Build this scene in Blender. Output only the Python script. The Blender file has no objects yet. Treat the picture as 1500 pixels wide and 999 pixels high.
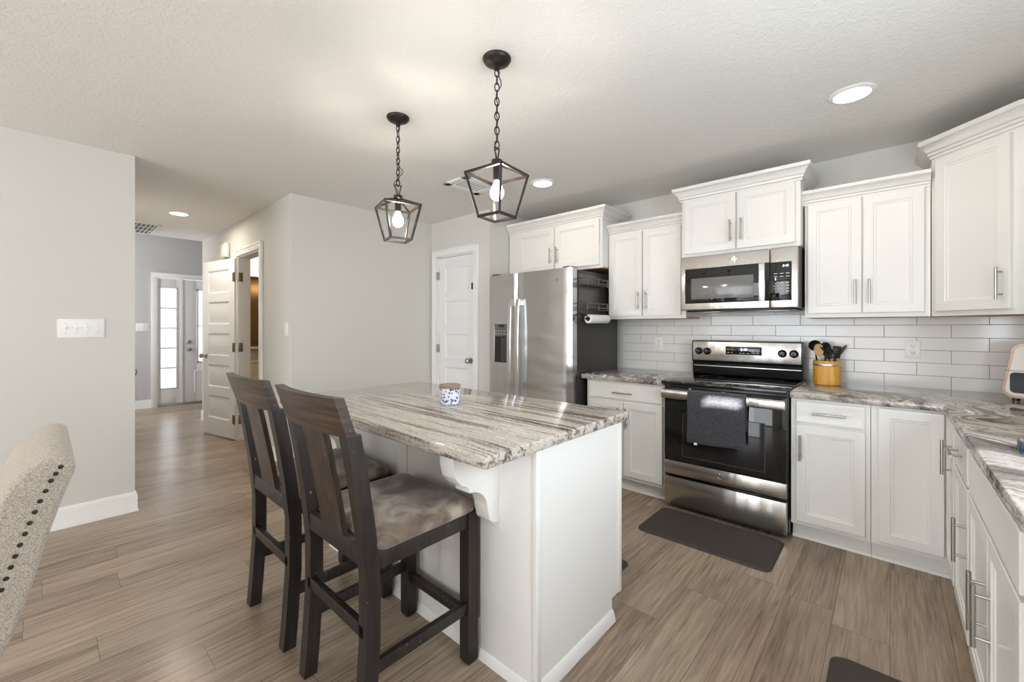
import bpy, bmesh, math, random
from mathutils import Vector, Matrix
random.seed(7)
S = bpy.context.scene
COL = S.collection
PI = math.pi

# ---------------------------------------------------------------- camera, world, lights
cam_d = bpy.data.cameras.new('camera'); cam = bpy.data.objects.new('camera', cam_d); COL.objects.link(cam)
YAW = math.radians(41.94)
cam.location = (0, 0, 1.26); cam.rotation_euler = (PI/2, 0, YAW)
cam_d.sensor_width = 36.0; cam_d.lens = 616.3/1500*36; cam_d.shift_y = -19.5/1500
cam_d.clip_start = 0.02
S.camera = cam
S.view_settings.view_transform = 'Standard'; S.view_settings.look = 'None'
S.view_settings.gamma = 1.0; S.view_settings.use_curve_mapping = False
S.view_settings.exposure = 0.27
S.cycles.use_denoising = True
S.cycles.max_bounces = 10; S.cycles.diffuse_bounces = 6; S.cycles.glossy_bounces = 5
S.cycles.caustics_reflective = False; S.cycles.caustics_refractive = False
S.cycles.sample_clamp_indirect = 6.0
W = bpy.data.worlds.new('world'); S.world = W; W.use_nodes = True
W.node_tree.nodes['Background'].inputs[0].default_value = (0.75, 0.85, 1.0, 1)
W.node_tree.nodes['Background'].inputs[1].default_value = 2.5

def area(name, loc, rot, sx, sy, power, color=(1, 1, 1), shape='RECTANGLE', spread=None):
    l = bpy.data.lights.new(name, 'AREA'); l.shape = shape; l.size = sx
    if shape in ('RECTANGLE', 'ELLIPSE'): l.size_y = sy
    l.energy = power; l.color = color
    if spread: l.spread = spread
    o = bpy.data.objects.new(name, l); COL.objects.link(o); o.location = loc; o.rotation_euler = rot
    return o
# daylight from the patio doors behind the camera, and from the window over the sink
area('patio_daylight', (-1.6, -4.0, 1.15), (PI/2, 0, 0), 3.8, 2.1, 105, (0.91, 0.96, 1.0))
area('sink_window_daylight', (0.78, 1.05, 1.45), (0, PI/2, 0), 0.9, 1.3, 32, (0.80, 0.90, 1.0))
area('foyer_daylight', (-7.9, -0.5, 1.6), (PI/2, 0, 0), 1.2, 1.6, 30, (0.98, 0.98, 1.0))
area('bath_lamp_light', (-5.3, 2.4, 2.38), (0, 0, 0), 0.5, 0.5, 6, (1.0, 0.80, 0.55))

sun_d = bpy.data.lights.new('sun', 'SUN'); sun_d.energy = 95; sun_d.angle = math.radians(0.6); sun_d.color = (1.0, 0.98, 0.95)
sun = bpy.data.objects.new('sun', sun_d); COL.objects.link(sun)
SUN = Vector((-.75, .30, -.60)).normalized()
sun.rotation_euler = SUN.to_track_quat('-Z', 'Y').to_euler()

# ---------------------------------------------------------------- materials
def new_mat(name):
    m = bpy.data.materials.new(name); m.use_nodes = True
    return m, m.node_tree.nodes, m.node_tree.links, m.node_tree.nodes['Principled BSDF']
def node(nt, typ, **kw):
    n = nt.nodes.new(typ)
    for k, v in kw.items():
        if k.startswith('i_'): n.inputs[int(k[2:])].default_value = v
        else: setattr(n, k, v)
    return n
def srgb(r, g, b):
    f = lambda c: (c/255/12.92) if c/255 <= 0.04045 else ((c/255+0.055)/1.055)**2.4
    return (f(r), f(g), f(b), 1)
def simple(name, col, rough=0.5, metal=0.0, bump=0, bscale=80, var=0.0, coat=0.0, spec=0.5, stretch=None):
    m, N, L, P = new_mat(name); nt = m.node_tree
    P.inputs['Base Color'].default_value = col; P.inputs['Roughness'].default_value = rough
    P.inputs['Metallic'].default_value = metal; P.inputs['Coat Weight'].default_value = coat
    P.inputs['Specular IOR Level'].default_value = spec
    tc = node(nt, 'ShaderNodeTexCoord'); mp = node(nt, 'ShaderNodeMapping')
    L.new(tc.outputs['Object'], mp.inputs[0])
    if stretch: mp.inputs['Scale'].default_value = stretch
    nz = node(nt, 'ShaderNodeTexNoise'); nz.inputs['Scale'].default_value = bscale; nz.inputs['Detail'].default_value = 4
    L.new(mp.outputs[0], nz.inputs['Vector'])
    if var:
        mx = node(nt, 'ShaderNodeMix', data_type='RGBA')
        mx.inputs[6].default_value = tuple(c*(1-var) for c in col[:3])+(1,)
        mx.inputs[7].default_value = tuple(min(1, c*(1+var)) for c in col[:3])+(1,)
        L.new(nz.outputs['Fac'], mx.inputs[0]); L.new(mx.outputs[2], P.inputs['Base Color'])
    if bump:
        b = node(nt, 'ShaderNodeBump'); b.inputs['Strength'].default_value = bump; b.inputs['Distance'].default_value = 0.002
        L.new(nz.outputs['Fac'], b.inputs['Height']); L.new(b.outputs[0], P.inputs['Normal'])
    return m
def ramp(nt, stops):
    r = node(nt, 'ShaderNodeValToRGB'); e = r.color_ramp.elements
    e[0].position, e[0].color = stops[0]; e[1].position, e[1].color = stops[-1]
    for p, c in stops[1:-1]:
        x = e.new(p); x.color = c
    return r
def emit(name, col, strength):
    m, N, L, P = new_mat(name)
    P.inputs['Base Color'].default_value = col
    P.inputs['Emission Color'].default_value = col; P.inputs['Emission Strength'].default_value = strength
    return m

M = {}
M['wall'] = simple('greige_wall_paint', srgb(213, 211, 206), 0.75, bump=0.05, bscale=150)
M['foyer'] = simple('foyer_wall_paint', srgb(196, 196, 197), 0.75, bump=0.05, bscale=150)
M['trim'] = simple('white_trim_paint', srgb(238, 237, 235), 0.4, bump=0.02, bscale=60)
M['cab'] = simple('white_cabinet_lacquer', srgb(229, 227, 223), 0.32, bump=0.02, bscale=50)
M['cabin'] = simple('cabinet_underside_wood', srgb(196, 160, 112), 0.6, var=0.15, bscale=20, stretch=(1, 12, 12))
M['door'] = simple('white_door_paint', srgb(236, 236, 236), 0.4, bump=0.03, bscale=90)
M['plastic'] = simple('white_plastic', srgb(240, 240, 238), 0.35)
M['black'] = simple('black_enamel', (0.008, 0.008, 0.009, 1), 0.25)
M['blackglass'] = simple('black_glass', (0.006, 0.006, 0.007, 1), 0.04, spec=0.6)
M['greyglass'] = simple('microwave_window_mesh', (0.16, 0.155, 0.15, 1), 0.12)
M['ovenwin'] = simple('oven_window_glass', (0.014, 0.014, 0.016, 1), 0.06)
M['dark'] = simple('dark_grey_case', srgb(62, 59, 58), 0.45, bump=0.1, bscale=300)
M['slot'] = simple('dark_slot', (0.01, 0.01, 0.01, 1), 0.6)
M['nickel'] = simple('brushed_nickel', srgb(176, 172, 166), 0.3, 1.0, bump=0.05, bscale=200, stretch=(40, 40, 1))
M['satin'] = simple('satin_silver_bar', srgb(225, 225, 224), 0.28, 1.0)
M['hinge'] = simple('antique_brass', srgb(128, 112, 88), 0.4, 0.9)
M['bronze'] = simple('oil_rubbed_bronze', srgb(52, 46, 42), 0.42, 0.6, bump=0.05, bscale=120)
M['rack'] = simple('dark_rack_metal', srgb(108, 104, 100), 0.4, 0.7)
M['mat'] = simple('brown_foam_mat', srgb(62, 54, 50), 0.62, bump=0.25, bscale=400)
M['paper'] = simple('paper_towel', srgb(240, 240, 238), 0.9, bump=0.3, bscale=200)
M['card'] = simple('cardboard_core', srgb(128, 90, 62), 0.8)
M['lidwood'] = simple('grey_brown_lid_wood', srgb(150, 128, 110), 0.6, var=0.2, bscale=40)
M['spoon'] = simple('pale_spoon_wood', srgb(214, 180, 128), 0.55, var=0.12, bscale=30)
M['nylon'] = simple('black_nylon', (0.012, 0.012, 0.013, 1), 0.35)
M['greynylon'] = simple('grey_brown_silicone', srgb(92, 84, 80), 0.45)
M['cream'] = simple('cream_plastic', srgb(236, 230, 224), 0.3)
M['gold'] = simple('rose_gold_trim', srgb(196, 160, 132), 0.3, 0.8)
M['smoke'] = simple('smoked_window', (0.03, 0.033, 0.038, 1), 0.08)
M['porcelain'] = simple('porcelain', srgb(232, 222, 204), 0.15)
M['mirror'] = simple('brown_reflection_mirror', srgb(150, 120, 84), 0.25, 0.85)  # brown tint stands in for the reflection of the dim bathroom
M['bathwall'] = simple('bath_wall_paint', srgb(196, 180, 152), 0.7)
M['grout'] = simple('grey_grout', srgb(128, 122, 116), 0.8, bump=0.2, bscale=300)
M['chrome'] = simple('polished_chrome', srgb(215, 222, 230), 0.08, 1.0)
M['bluep'] = simple('dark_blue_plastic', srgb(40, 62, 92), 0.3)
M['legend'] = simple('pale_grey_print', srgb(205, 205, 205), 0.6)
M['darkprint'] = simple('dark_grey_print', srgb(96, 94, 92), 0.6)
M['digits'] = emit('lit_clock_digits', (0.75, 0.9, 1, 1), 2.2)
M['lens'] = emit('lit_light_lens', (1, 0.97, 0.92, 1), 9)
M['bulb'] = emit('lit_bulb', (1, 0.93, 0.84, 1), 200)
M['pane'] = emit('daylight_glow_pane', (0.9, 0.96, 1, 1), 1.35)  # outdoor daylight put into the panes as emission
M['vanity'] = emit('lit_frosted_shade', (1, 0.93, 0.78, 1), 1.6)

def mk_ceiling():
    m, N, L, P = new_mat('knockdown_ceiling'); nt = m.node_tree
    P.inputs['Base Color'].default_value = srgb(234, 232, 227); P.inputs['Roughness'].default_value = 0.55
    tc = node(nt, 'ShaderNodeTexCoord')
    n1 = node(nt, 'ShaderNodeTexNoise'); n1.inputs['Scale'].default_value = 42; n1.inputs['Detail'].default_value = 3
    n1.inputs['Distortion'].default_value = 1.2
    r = ramp(nt, [(0.46, (0, 0, 0, 1)), (0.58, (1, 1, 1, 1))])
    L.new(tc.outputs['Object'], n1.inputs['Vector']); L.new(n1.outputs['Fac'], r.inputs[0])
    b = node(nt, 'ShaderNodeBump'); b.inputs['Strength'].default_value = 0.3; b.inputs['Distance'].default_value = 0.004
    L.new(r.outputs[0], b.inputs['Height']); L.new(b.outputs[0], P.inputs['Normal'])
    return m
M['ceiling'] = mk_ceiling()

def mk_floor():
    m, N, L, P = new_mat('greyed_oak_vinyl_planks'); nt = m.node_tree
    def math_(op, a, b=None, c=None):
        n = node(nt, 'ShaderNodeMath', operation=op)
        for i, v in enumerate((a, b, c)):
            if v is None: continue
            if isinstance(v, (int, float)): n.inputs[i].default_value = v
            else: L.new(v, n.inputs[i])
        return n.outputs[0]
    tc = node(nt, 'ShaderNodeTexCoord'); sp = node(nt, 'ShaderNodeSeparateXYZ'); L.new(tc.outputs['Object'], sp.inputs[0])
    u = math_('DIVIDE', sp.outputs[0], 0.185); row = math_('FLOOR', u)
    wn = node(nt, 'ShaderNodeTexWhiteNoise', noise_dimensions='1D'); L.new(row, wn.inputs['W'])
    v = math_('ADD', math_('DIVIDE', sp.outputs[1], 1.22), wn.outputs['Value']); col = math_('FLOOR', v)
    cb = node(nt, 'ShaderNodeCombineXYZ'); L.new(row, cb.inputs[0]); L.new(col, cb.inputs[1])
    wn2 = node(nt, 'ShaderNodeTexWhiteNoise', noise_dimensions='2D'); L.new(cb.outputs[0], wn2.inputs['Vector'])
    # grain, stretched along the plank, shifted for each plank
    off = node(nt, 'ShaderNodeVectorMath', operation='MULTIPLY_ADD')
    L.new(wn2.outputs['Color'], off.inputs[0]); off.inputs[1].default_value = (7, 7, 7); L.new(tc.outputs['Object'], off.inputs[2])
    def noise(scale, det, dist=0.0):
        mp = node(nt, 'ShaderNodeMapping'); mp.inputs['Scale'].default_value = scale
        L.new(off.outputs[0], mp.inputs[0])
        n = node(nt, 'ShaderNodeTexNoise'); n.inputs['Scale'].default_value = 1; n.inputs['Detail'].default_value = det
        n.inputs['Distortion'].default_value = dist
        L.new(mp.outputs[0], n.inputs['Vector']); return n.outputs['Fac']
    g1 = noise((26, 1.5, 1), 6, 1.6); g2 = noise((150, 6, 1), 3, 0.3); g3 = noise((7, 1.2, 1), 2, 0.5)
    s = math_('ADD', math_('MULTIPLY', g1, 0.46), math_('MULTIPLY', g2, 0.34))
    s = math_('ADD', s, math_('MULTIPLY', g3, 0.2))
    s = math_('ADD', s, math_('MULTIPLY', math_('SUBTRACT', wn2.outputs['Value'], 0.5), 0.13))
    r = ramp(nt, [(0.30, srgb(104, 87, 72)), (0.42, srgb(136, 118, 101)), (0.52, srgb(155, 137, 119)), (0.70, srgb(182, 165, 146))])
    L.new(s, r.inputs[0])
    fu = math_('FRACT', u); fv = math_('FRACT', v)
    du = math_('MULTIPLY', math_('MINIMUM', fu, math_('SUBTRACT', 1, fu)), 0.185)
    dv = math_('MULTIPLY', math_('MINIMUM', fv, math_('SUBTRACT', 1, fv)), 1.22)
    gap = math_('LESS_THAN', math_('MINIMUM', du, dv), 0.0012)
    mx = node(nt, 'ShaderNodeMix', data_type='RGBA'); L.new(math_('MULTIPLY', gap, 0.55), mx.inputs[0])
    L.new(r.outputs[0], mx.inputs[6]); mx.inputs[7].default_value = srgb(62, 50, 42)
    L.new(mx.outputs[2], P.inputs['Base Color'])
    P.inputs['Roughness'].default_value = 0.26
    b = node(nt, 'ShaderNodeBump'); b.inputs['Strength'].default_value = 0.12; b.inputs['Distance'].default_value = 0.001
    L.new(math_('SUBTRACT', g2, gap), b.inputs['Height']); L.new(b.outputs[0], P.inputs['Normal'])
    return m
M['floor'] = mk_floor()

def mk_granite(name, rotz, sc, stops, warp, speck=0.18, seed=0.0):
    m, N, L, P = new_mat(name); nt = m.node_tree
    tc = node(nt, 'ShaderNodeTexCoord')
    w = node(nt, 'ShaderNodeTexNoise'); w.inputs['Scale'].default_value = 1.7; w.inputs['Detail'].default_value = 2
    L.new(tc.outputs['Object'], w.inputs['Vector'])
    va = node(nt, 'ShaderNodeVectorMath', operation='MULTIPLY_ADD')
    L.new(w.outputs['Color'], va.inputs[0]); va.inputs[1].default_value = (warp, warp, warp*0.3); L.new(tc.outputs['Object'], va.inputs[2])
    mp = node(nt, 'ShaderNodeMapping', vector_type='POINT')
    mp.inputs['Rotation'].default_value = (0, 0, rotz); mp.inputs['Scale'].default_value = (1, 1, 1)
    mp.inputs['Location'].default_value = (seed, seed, 0)
    L.new(va.outputs[0], mp.inputs[0])
    mp2 = node(nt, 'ShaderNodeMapping'); mp2.inputs['Scale'].default_value = sc; L.new(mp.outputs[0], mp2.inputs[0])
    n1 = node(nt, 'ShaderNodeTexNoise'); n1.inputs['Scale'].default_value = 1; n1.inputs['Detail'].default_value = 7; n1.inputs['Roughness'].default_value = 0.68
    n1.inputs['Distortion'].default_value = 0.35
    L.new(mp2.outputs[0], n1.inputs['Vector'])
    n2 = node(nt, 'ShaderNodeTexNoise'); n2.inputs['Scale'].default_value = 95; n2.inputs['Detail'].default_value = 3
    L.new(tc.outputs['Object'], n2.inputs['Vector'])
    ad = node(nt, 'ShaderNodeMath', operation='MULTIPLY_ADD'); L.new(n2.outputs['Fac'], ad.inputs[0])
    ad.inputs[1].default_value = speck; L.new(n1.outputs['Fac'], ad.inputs[2])
    sb = node(nt, 'ShaderNodeMath', operation='SUBTRACT'); L.new(ad.outputs[0], sb.inputs[0]); sb.inputs[1].default_value = speck*0.5
    r = ramp(nt, stops); L.new(sb.outputs[0], r.inputs[0])
    L.new(r.outputs[0], P.inputs['Base Color']); P.inputs['Roughness'].default_value = 0.07
    P.inputs['Specular IOR Level'].default_value = 0.55
    return m
M['granite'] = mk_granite('streaked_beige_granite', 0.03, (1.5, 34, 34),
    [(0.32, srgb(66, 58, 54)), (0.41, srgb(116, 106, 98)), (0.47, srgb(160, 150, 140)), (0.54, srgb(203, 197, 188)), (0.61, srgb(168, 158, 148)), (0.70, srgb(226, 223, 218))], 0.05, 0.24)
M['granite2'] = mk_granite('swirled_grey_white_granite', 1.15, (1.7, 9, 9),
    [(0.32, srgb(48, 44, 42)), (0.41, srgb(92, 86, 81)), (0.48, srgb(140, 131, 123)), (0.54, srgb(196, 190, 184)), (0.60, srgb(128, 120, 113)), (0.69, srgb(240, 240, 240))], 0.8, 0.12, 3.3)

def mk_steel(name, base, rough, vert, waves=(7, 1, 1.2), wamp=0.35):
    m, N, L, P = new_mat(name); nt = m.node_tree
    P.inputs['Base Color'].default_value = base; P.inputs['Metallic'].default_value = 1; P.inputs['Roughness'].default_value = rough
    tc = node(nt, 'ShaderNodeTexCoord')
    mp = node(nt, 'ShaderNodeMapping'); mp.inputs['Scale'].default_value = (3, 3, 600) if not vert else (600, 600, 3)
    L.new(tc.outputs['Object'], mp.inputs[0])
    n = node(nt, 'ShaderNodeTexNoise'); n.inputs['Scale'].default_value = 1; n.inputs['Detail'].default_value = 2; L.new(mp.outputs[0], n.inputs['Vector'])
    n2 = node(nt, 'ShaderNodeTexNoise'); n2.inputs['Scale'].default_value = 1; n2.inputs['Detail'].default_value = 1.5
    mpw = node(nt, 'ShaderNodeMapping'); mpw.inputs['Scale'].default_value = waves; L.new(tc.outputs['Object'], mpw.inputs[0]); L.new(mpw.outputs[0], n2.inputs['Vector'])
    b = node(nt, 'ShaderNodeBump'); b.inputs['Strength'].default_value = 0.06; b.inputs['Distance'].default_value = 0.001
    L.new(n.outputs['Fac'], b.inputs['Height'])
    b2 = node(nt, 'ShaderNodeBump'); b2.inputs['Strength'].default_value = wamp; b2.inputs['Distance'].default_value = 0.03
    L.new(n2.outputs['Fac'], b2.inputs['Height']); L.new(b.outputs[0], b2.inputs['Normal']); L.new(b2.outputs[0], P.inputs['Normal'])
    return m
M['steel'] = mk_steel('brushed_stainless_steel', srgb(196, 192, 187), 0.24, False)
M['steelf'] = mk_steel('fridge_stainless_steel', srgb(208, 208, 208), 0.22, False, (1.5, 1, 6), 0.5)

def mk_wood(name, dark, light, sc=(14, 14, 1.2)):
    m, N, L, P = new_mat(name); nt = m.node_tree
    tc = node(nt, 'ShaderNodeTexCoord'); mp = node(nt, 'ShaderNodeMapping'); mp.inputs['Scale'].default_value = sc
    L.new(tc.outputs['Object'], mp.inputs[0])
    n = node(nt, 'ShaderNodeTexNoise'); n.inputs['Scale'].default_value = 3; n.inputs['Detail'].default_value = 5; n.inputs['Distortion'].default_value = 0.6
    L.new(mp.outputs[0], n.inputs['Vector'])
    r = ramp(nt, [(0.35, dark), (0.68, light)]); L.new(n.outputs['Fac'], r.inputs[0])
    # small worn chips
    n2 = node(nt, 'ShaderNodeTexNoise'); n2.inputs['Scale'].default_value = 55; n2.inputs['Detail'].default_value = 2; L.new(tc.outputs['Object'], n2.inputs['Vector'])
    r2 = ramp(nt, [(0.735, (0, 0, 0, 1)), (0.76, (1, 1, 1, 1))]); L.new(n2.outputs['Fac'], r2.inputs[0])
    mx = node(nt, 'ShaderNodeMix', data_type='RGBA'); L.new(r2.outputs[0], mx.inputs[0]); L.new(r.outputs[0], mx.inputs[6]); mx.inputs[7].default_value = srgb(150, 138, 128)
    L.new(mx.outputs[2], P.inputs['Base Color']); P.inputs['Roughness'].default_value = 0.45
    return m
M['wood'] = mk_wood('dark_espresso_wood', srgb(26, 20, 19), srgb(52, 41, 37))
M['slat'] = mk_wood('worn_walnut_wood', srgb(40, 32, 28), srgb(82, 64, 52))
M['rail'] = mk_wood('worn_walnut_rail_wood', srgb(42, 34, 30), srgb(88, 68, 52), (1.0, 3, 22))
M['bamboo'] = mk_wood('honey_bamboo', srgb(196, 140, 52), srgb(224, 174, 84), (30, 30, 1))

def mk_suede():
    m, N, L, P = new_mat('mottled_brown_suede'); nt = m.node_tree
    tc = node(nt, 'ShaderNodeTexCoord')
    n = node(nt, 'ShaderNodeTexNoise'); n.inputs['Scale'].default_value = 6.5; n.inputs['Detail'].default_value = 4; n.inputs['Distortion'].default_value = 1.0
    L.new(tc.outputs['Object'], n.inputs['Vector'])
    r = ramp(nt, [(0.34, srgb(78, 62, 50)), (0.5, srgb(122, 106, 92)), (0.64, srgb(166, 154, 140))]); L.new(n.outputs['Fac'], r.inputs[0])
    L.new(r.outputs[0], P.inputs['Base Color']); P.inputs['Roughness'].default_value = 0.85
    P.inputs['Sheen Weight'].default_value = 0.25
    return m
M['suede'] = mk_suede()

def mk_weave(name, a, b, scale, bump):
    m, N, L, P = new_mat(name); nt = m.node_tree
    tc = node(nt, 'ShaderNodeTexCoord')
    hs = []
    for st in ((1, 1, 0.35), (0.35, 0.35, 1)):
        mp = node(nt, 'ShaderNodeMapping'); mp.inputs['Scale'].default_value = st; L.new(tc.outputs['Object'], mp.inputs[0])
        n = node(nt, 'ShaderNodeTexNoise'); n.inputs['Scale'].default_value = scale; n.inputs['Detail'].default_value = 2; L.new(mp.outputs[0], n.inputs['Vector']); hs.append(n)
    mul = node(nt, 'ShaderNodeMath', operation='ADD'); L.new(hs[0].outputs['Fac'], mul.inputs[0]); L.new(hs[1].outputs['Fac'], mul.inputs[1])
    hf = node(nt, 'ShaderNodeMath', operation='MULTIPLY'); L.new(mul.outputs[0], hf.inputs[0]); hf.inputs[1].default_value = 0.5
    r = ramp(nt, [(0.38, a), (0.62, b)]); L.new(hf.outputs[0], r.inputs[0]); L.new(r.outputs[0], P.inputs['Base Color'])
    bp = node(nt, 'ShaderNodeBump'); bp.inputs['Strength'].default_value = bump; bp.inputs['Distance'].default_value = 0.002
    L.new(hf.outputs[0], bp.inputs['Height']); L.new(bp.outputs[0], P.inputs['Normal'])
    P.inputs['Roughness'].default_value = 0.9; P.inputs['Sheen Weight'].default_value = 0.2
    return m
M['linen'] = mk_weave('beige_grey_linen', srgb(134, 122, 108), srgb(194, 184, 171), 700, 0.5)
M['towel'] = mk_weave('charcoal_terry', srgb(38, 38, 42), srgb(72, 72, 78), 260, 0.6)
M['waffle'] = mk_weave('white_waffle_cloth', srgb(190, 192, 204), srgb(240, 240, 248), 200, 0.6)

def mk_candle():
    m, N, L, P = new_mat('blue_patterned_glass'); nt = m.node_tree
    tc = node(nt, 'ShaderNodeTexCoord')
    n = node(nt, 'ShaderNodeTexVoronoi', feature='F1'); n.inputs['Scale'].default_value = 70; L.new(tc.outputs['Object'], n.inputs['Vector'])
    n2 = node(nt, 'ShaderNodeTexNoise'); n2.inputs['Scale'].default_value = 60; L.new(tc.outputs['Object'], n2.inputs['Vector'])
    ad = node(nt, 'ShaderNodeMath', operation='MULTIPLY'); L.new(n.outputs['Distance'], ad.inputs[0]); L.new(n2.outputs['Fac'], ad.inputs[1])
    r = ramp(nt, [(0.10, srgb(44, 62, 100)), (0.17, srgb(110, 130, 170)), (0.22, srgb(226, 230, 240)), (0.5, srgb(240, 242, 248))]); L.new(ad.outputs[0], r.inputs[0])
    L.new(r.outputs[0], P.inputs['Base Color']); P.inputs['Roughness'].default_value = 0.15
    return m
M['candle'] = mk_candle()

# ---------------------------------------------------------------- mesh helpers
BASE = {}
class MB:
    def __init__(self, frame=None):
        self.v = []; self.f = []; self.fr = frame
    def add(self, vs, fs):
        n = len(self.v)
        for p in vs:
            if self.fr:
                O, U, V, Nn = self.fr
                p = O + U*p[0] + V*p[1] + Nn*p[2]
            self.v.append(Vector(p))
        for f in fs: self.f.append([i+n for i in f])
        return self
    def box(self, a, b, bev=0.0, seg=2):
        bm = bmesh.new(); bmesh.ops.create_cube(bm, size=1)
        for v in bm.verts:
            v.co = Vector([(a[i]+b[i])/2 + v.co[i]*(b[i]-a[i]) for i in range(3)])
        if bev:
            bmesh.ops.bevel(bm, geom=bm.edges[:], offset=bev, segments=seg, affect='EDGES', profile=0.5)
        bm.verts.index_update()
        self.add([v.co.copy() for v in bm.verts], [[v.index for v in f.verts] for f in bm.faces]); bm.free()
        return self
    def loft(self, loops, cap0=True, cap1=True, closed=True):
        n = len(loops[0]); vs = [p for l in loops for p in l]; fs = []
        for i in range(len(loops)-1):
            for j in range(n if closed else n-1):
                k = (j+1) % n
                fs.append([i*n+j, i*n+k, (i+1)*n+k, (i+1)*n+j])
        if cap0: fs.append(list(range(n))[::-1])
        if cap1: fs.append([(len(loops)-1)*n+j for j in range(n)])
        return self.add(vs, fs)
    def cyl(self, p0, p1, r0, r1=None, n=16):
        r1 = r0 if r1 is None else r1
        return self.tube([p0, p1], [r0, r1], n)
    def tube(self, pts, r, n=8, closed=False):
        pts = [Vector(p) for p in pts]; m = len(pts)
        rs = r if isinstance(r, (list, tuple)) else [r]*m
        loops = []; up = None
        for i, p in enumerate(pts):
            if closed: t = pts[(i+1) % m]-pts[i-1]
            else: t = pts[min(i+1, m-1)]-pts[max(i-1, 0)]
            t.normalize()
            if up is None:
                up = Vector((0, 0, 1)) if abs(t.z) < 0.9 else Vector((1, 0, 0))
            a = t.cross(up).normalized(); b = a.cross(t).normalized(); up = b
            loops.append([p + (a*math.cos(2*PI*k/n)+b*math.sin(2*PI*k/n))*rs[i] for k in range(n)])
        if closed:
            loops.append(loops[0]); return self.loft(loops, False, False)
        return self.loft(loops)
    def lathe(self, prof, c=(0, 0, 0), axis='z', n=32, caps=True):
        loops = []
        for r, h in prof:
            l = []
            for k in range(n):
                x, y = r*math.cos(2*PI*k/n), r*math.sin(2*PI*k/n)
                q = {'z': (x, y, h), 'y': (x, h, y), 'x': (h, x, y)}[axis]
                l.append((c[0]+q[0], c[1]+q[1], c[2]+q[2]))
            loops.append(l)
        return self.loft(loops, caps, caps)
    def prism(self, poly, f0, f1, bev=0):
        bm = bmesh.new()
        a = [bm.verts.new(f0(*p)) for p in poly]; b = [bm.verts.new(f1(*p)) for p in poly]; n = len(poly)
        bm.faces.new(a); bm.faces.new(b[::-1])
        for i in range(n): bm.faces.new([a[i], b[i], b[(i+1) % n], a[(i+1) % n]])
        bmesh.ops.recalc_face_normals(bm, faces=bm.faces[:])
        if bev: bmesh.ops.bevel(bm, geom=bm.edges[:], offset=bev, segments=2, affect='EDGES', profile=0.5)
        bm.verts.index_update()
        self.add([v.co.copy() for v in bm.verts], [[v.index for v in f.verts] for f in bm.faces]); bm.free()
        return self
    def panel(self, w, h, t, ins):
        # a slab front in the frame's (u,v,n); ins = list of (inset, depth)
        lp = [[(i, i, d), (w-i, i, d), (w-i, h-i, d), (i, h-i, d)] for i, d in [(0, 0), (0, t-.002), (.002, t)]+ins]
        return self.loft(lp)
    def sweep(self, path, prof):
        # profile (out, z) along a plan path; out = right-hand side of the direction of travel
        P = [Vector((p[0], p[1])) for p in path]; loops = []
        for i, p in enumerate(P):
            ds = []
            if i > 0: ds.append((P[i]-P[i-1]).normalized())
            if i < len(P)-1: ds.append((P[i+1]-P[i]).normalized())
            ns = [Vector((d.y, -d.x)) for d in ds]
            if len(ns) == 2:
                b = (ns[0]+ns[1]).normalized(); b = b/b.dot(ns[0])
            else: b = ns[0]
            loops.append([(p.x+b.x*o, p.y+b.y*o, z) for o, z in prof])
        return self.loft(loops)
    def build(self, name, mat, parent=None, local=False, sharp=35):
        me = bpy.data.meshes.new(name)
        off = Vector((0, 0, 0)) if (parent is None or local) else BASE[parent.name]
        me.from_pydata([v-off for v in self.v], [], self.f); me.update()
        bm = bmesh.new(); bm.from_mesh(me); bmesh.ops.recalc_face_normals(bm, faces=bm.faces[:])
        for f in bm.faces: f.smooth = True
        bm.to_mesh(me); bm.free()
        me.set_sharp_from_angle(angle=math.radians(sharp))
        me.materials.append(M[mat] if isinstance(mat, str) else mat)
        o = bpy.data.objects.new(name, me); COL.objects.link(o)
        if parent is not None: o.parent = parent
        BASE[o.name] = off.copy()
        return o
def thing(name, label, cat, loc=(0, 0, 0), group=None, rz=0):
    o = bpy.data.objects.new(name, None); COL.objects.link(o); o.location = loc; o.rotation_euler = (0, 0, rz)
    o.empty_display_size = 0.1
    tag(o, label, cat, group); BASE[o.name] = Vector(loc); return o
def tag(o, label, cat, group=None):
    o['label'] = label; o['category'] = cat
    if group: o['group'] = group
    return o
def struct(o):
    o['kind'] = 'structure'; return o
def text(body, size, mat, parent, loc, U, V, name='lettering', shear=0.0):
    c = bpy.data.curves.new('t', 'FONT'); c.body = body; c.size = size; c.align_x = 'CENTER'; c.align_y = 'CENTER'; c.shear = shear
    c.extrude = 0.0003
    t = bpy.data.objects.new('t', c); COL.objects.link(t)
    bpy.context.view_layer.update()
    me = bpy.data.meshes.new_from_object(t.evaluated_get(bpy.context.evaluated_depsgraph_get()))
    bpy.data.objects.remove(t)
    U = Vector(U); V = Vector(V); Nn = U.cross(V)
    m = MB((Vector(loc), U, V, Nn)); m.add([v.co for v in me.vertices], [list(p.vertices) for p in me.polygons])
    bpy.data.meshes.remove(me)
    return m.build(name, mat, parent)
X1, Y1, Z1 = Vector((1, 0, 0)), Vector((0, 1, 0)), Vector((0, 0, 1))
def fr(O, U, V=None, N=None):
    U = Vector(U); V = Vector(V) if V else Z1
    N = Vector(N) if N else U.cross(V)
    return (Vector(O), U, V, N)

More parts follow.
